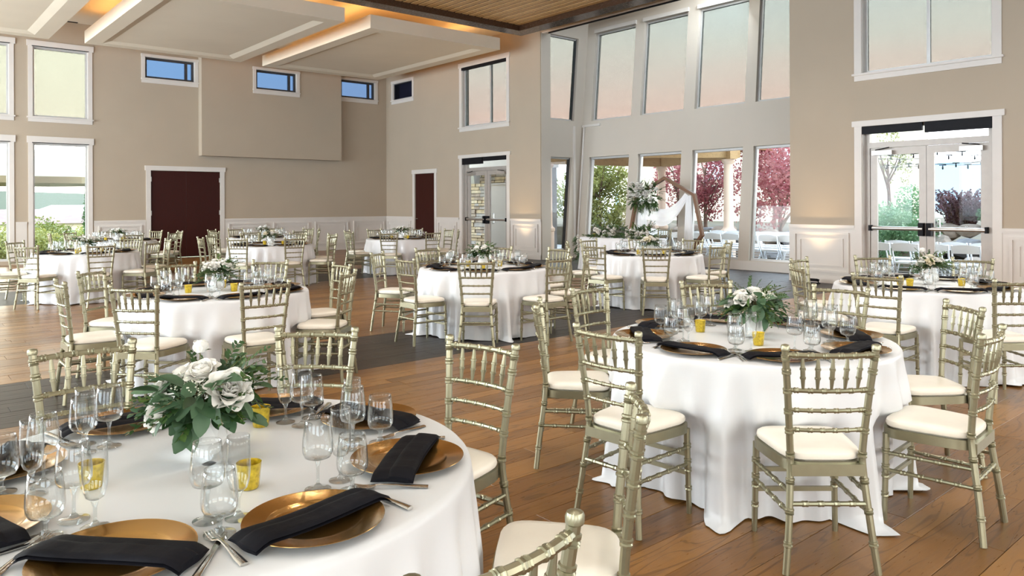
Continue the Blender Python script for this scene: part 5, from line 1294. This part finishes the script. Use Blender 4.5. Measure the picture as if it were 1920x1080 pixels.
# stone wall beyond the far glass door
sw_ = empty('stone_wall', (16.6, 20.2, -.06)); sw_['kind'] = 'structure'
MB().box(.12, .4, -2.6, 2.1, 0, 2.72).build('wall_core', M['stone2'], sw_)
MB().box(-.3, .5, -2.6, 2.1, 2.72, 3.3).build('porch_beam', M['white'], sw_)
q = random.Random(14); stm = [pmat('stone_veneer_%s' % n_, c, .85, vary=.2, scale=5, bump=.4, bscale=14) for n_, c in (('tan', (.62, .50, .33)), ('grey', (.50, .47, .44)), ('buff', (.70, .60, .43)), ('brown', (.42, .34, .27)))]
z = 0.0; cnt = 0; fill = MB()
while z < 2.72:
    h = q.choice((.09, .12, .15)); y = -2.4
    while y < 2.1:
        w = q.uniform(.22, .55); p = q.uniform(0, .05)
        if cnt < 230 and y < 1.2:
            b = MB(); g = .008
            b.hexa([(-p, y + g, z + g), (.13, y + g, z + g), (.13, y + w - g, z + g), (-p, y + w - g, z + g), (-p + q.uniform(0, .015), y + g, z + h - g), (.13, y + g, z + h - g), (.13, y + w - g, z + h - g), (-p + q.uniform(0, .015), y + w - g, z + h - g)]); b.build('stone', q.choice(stm), sw_); cnt += 1
        else: fill.box(-p, .13, y + .008, y + w - .008, z + .008, z + h - .008)
        y += w
    z += h
o = fill.build('upper_stones', stm[0], sw_); o['kind'] = 'stuff'
sp_ = empty('outdoor_speaker', (16.28, 21.0, 2.2)); tag(sp_, 'grey loudspeaker box on the stone wall outside the far glass door', 'speaker')
MB().hexa([(-.14, -.13, 0), (.1, -.13, 0), (.1, .13, 0), (-.14, .13, 0), (-.2, -.15, .38), (.1, -.15, .38), (.1, .15, .38), (-.2, .15, .38)]).build('cabinet', M['alu'], sp_); MB().box(.1, .16, -.05, .05, .1, .3).build('bracket', M['blackmet'], sp_)
wp = empty('white_screen_panel', (16.1, 19.5, -.06)); tag(wp, 'plain white upright panel outside the right leaf of the far glass door', 'panel')
MB().box(-.02, .02, -.45, .75, .05, 2.2).build('panel_board', M['white'], wp); MB().box(-.04, .04, -.47, .77, 2.2, 2.24).build('panel_cap', M['white'], wp); MB().box(-.2, .2, -.4, -.3, 0, .05).build('panel_foot', M['alu'], wp); MB().box(-.2, .2, 0.6, .7, 0, .05).build('panel_foot', M['alu'], wp)
MB().box(13.8, 15.0, 15.2, 23, 3.42, 3.5).build('ceiling_porch', M['white'])['kind'] = 'structure'
# view through the back windows
for k, (x, y, s, lb) in enumerate(((5.2, 33, 1.5, 'leafy yellow green bush low in the wide back window, left of centre'), (8.6, 37, 1.3, 'leafy yellow green bush low in the wide back window, right side'), (3.3, 31, 1.4, 'leafy bush outside the leftmost back window'), (6.4, 29.5, .8, 'small bush right under the wide back window'))):
    tree('garden_bush', (x, y, -.45), lb, 'bush', 81 + k, 4500, 1.5 * s, 1.3 * s, .52 * s, .12, 'golden', .05, 'bushes outside the back windows', 12)
tp = empty('ivy_post', (5.32, 27, -.4)); tag(tp, 'tall ivy covered post at the right edge of the wide back window', 'plant')
crown(90, 5000, .17, .2, 1.45, .07, 'ivy', 40, .2, cz=1.45).build('ivy', M['ivy'], tp); MB().box(-.1, .1, -.1, .1, 0, 2.85).build('post', M['bark'], tp)
rf = empty('red_roof_house', (9.9, 62, -3.4)); tag(rf, 'low house with a pinkish tiled roof beyond the back windows', 'building')
MB().box(-6, 2.6, 0, 8, 0, 3.6).build('wall', M['stucco'], rf); MB().hexa([(-6.4, -.4, 3.6), (3.0, -.4, 3.6), (3.0, 8.4, 3.6), (-6.4, 8.4, 3.6), (-6, 3.6, 4.6), (2.4, 3.6, 4.6), (2.4, 4.2, 4.6), (-6, 4.2, 4.6)]).build('roof', M['roofp'], rf)
for k, (x, y, s) in enumerate(((9, 112, .9), (16, 120, 1.0), (26, 120, 1.0), (34, 126, 1.0), (2, 112, .9), (42, 122, 1.2))):
    tree('distant_tree', (x, y, -1.6), 'hazy green tree on the far skyline through the back windows, %s of six' % ORD[k], 'tree', 95 + k, 1500, 3.2 * s, 3 * s, 1.4 * s, .5, 'shrub', .3, 'distant trees')
wh = empty('white_far_house', (20, 110, -2)); tag(wh, 'pale white far house roof between the distant trees', 'building'); MB().box(-4, 4, 0, 6, 0, 2.4).build('wall', M['stucco'], wh); MB().hexa([(-4.4, -.4, 2.4), (4.4, -.4, 2.4), (4.4, 6.4, 2.4), (-4.4, 6.4, 2.4), (-2, 2.5, 3.5), (2, 2.5, 3.5), (2, 3.5, 3.5), (-2, 3.5, 3.5)]).build('roof', M['white'], wh)
# patio umbrella outside the back windows
um = empty('patio_umbrella', (3.4, 25.6, -.35)); tag(um, 'big cream patio umbrella seen through the back windows', 'umbrella')
b = MB(); n = 8; b.v.append((0, 0, 3.55)); Ru = 2.6
for k in range(n): a = 2 * PI * (k + .5) / n; b.v.append((Ru * math.cos(a), Ru * math.sin(a), 2.62))
for k in range(n): a = 2 * PI * (k + .5) / n; b.v.append((Ru * math.cos(a), Ru * math.sin(a), 2.44))
for k in range(n): b.f += [(0, 1 + k, 1 + (k + 1) % n), (1 + k, 9 + k, 9 + (k + 1) % n, 1 + (k + 1) % n)]; b.m += [0, 0]
b.build('canopy', M['canvas'], um)
b = MB(); b.tube([(0, 0, 0), (0, 0, 3.6)], .035, 8); b.build('pole', M['bark'], um); MB().lathe([(.3, 0), (.3, .06), (.06, .08), (.05, .3)], 16, cap0=True).build('base', M['blackmet'], um)
for k in range(n): a = 2 * PI * (k + .5) / n; b = MB(); b.tube([(0, 0, 3.5), (Ru * math.cos(a), Ru * math.sin(a), 2.58)], .012, 5); b.build('rib', M['bark'], um)
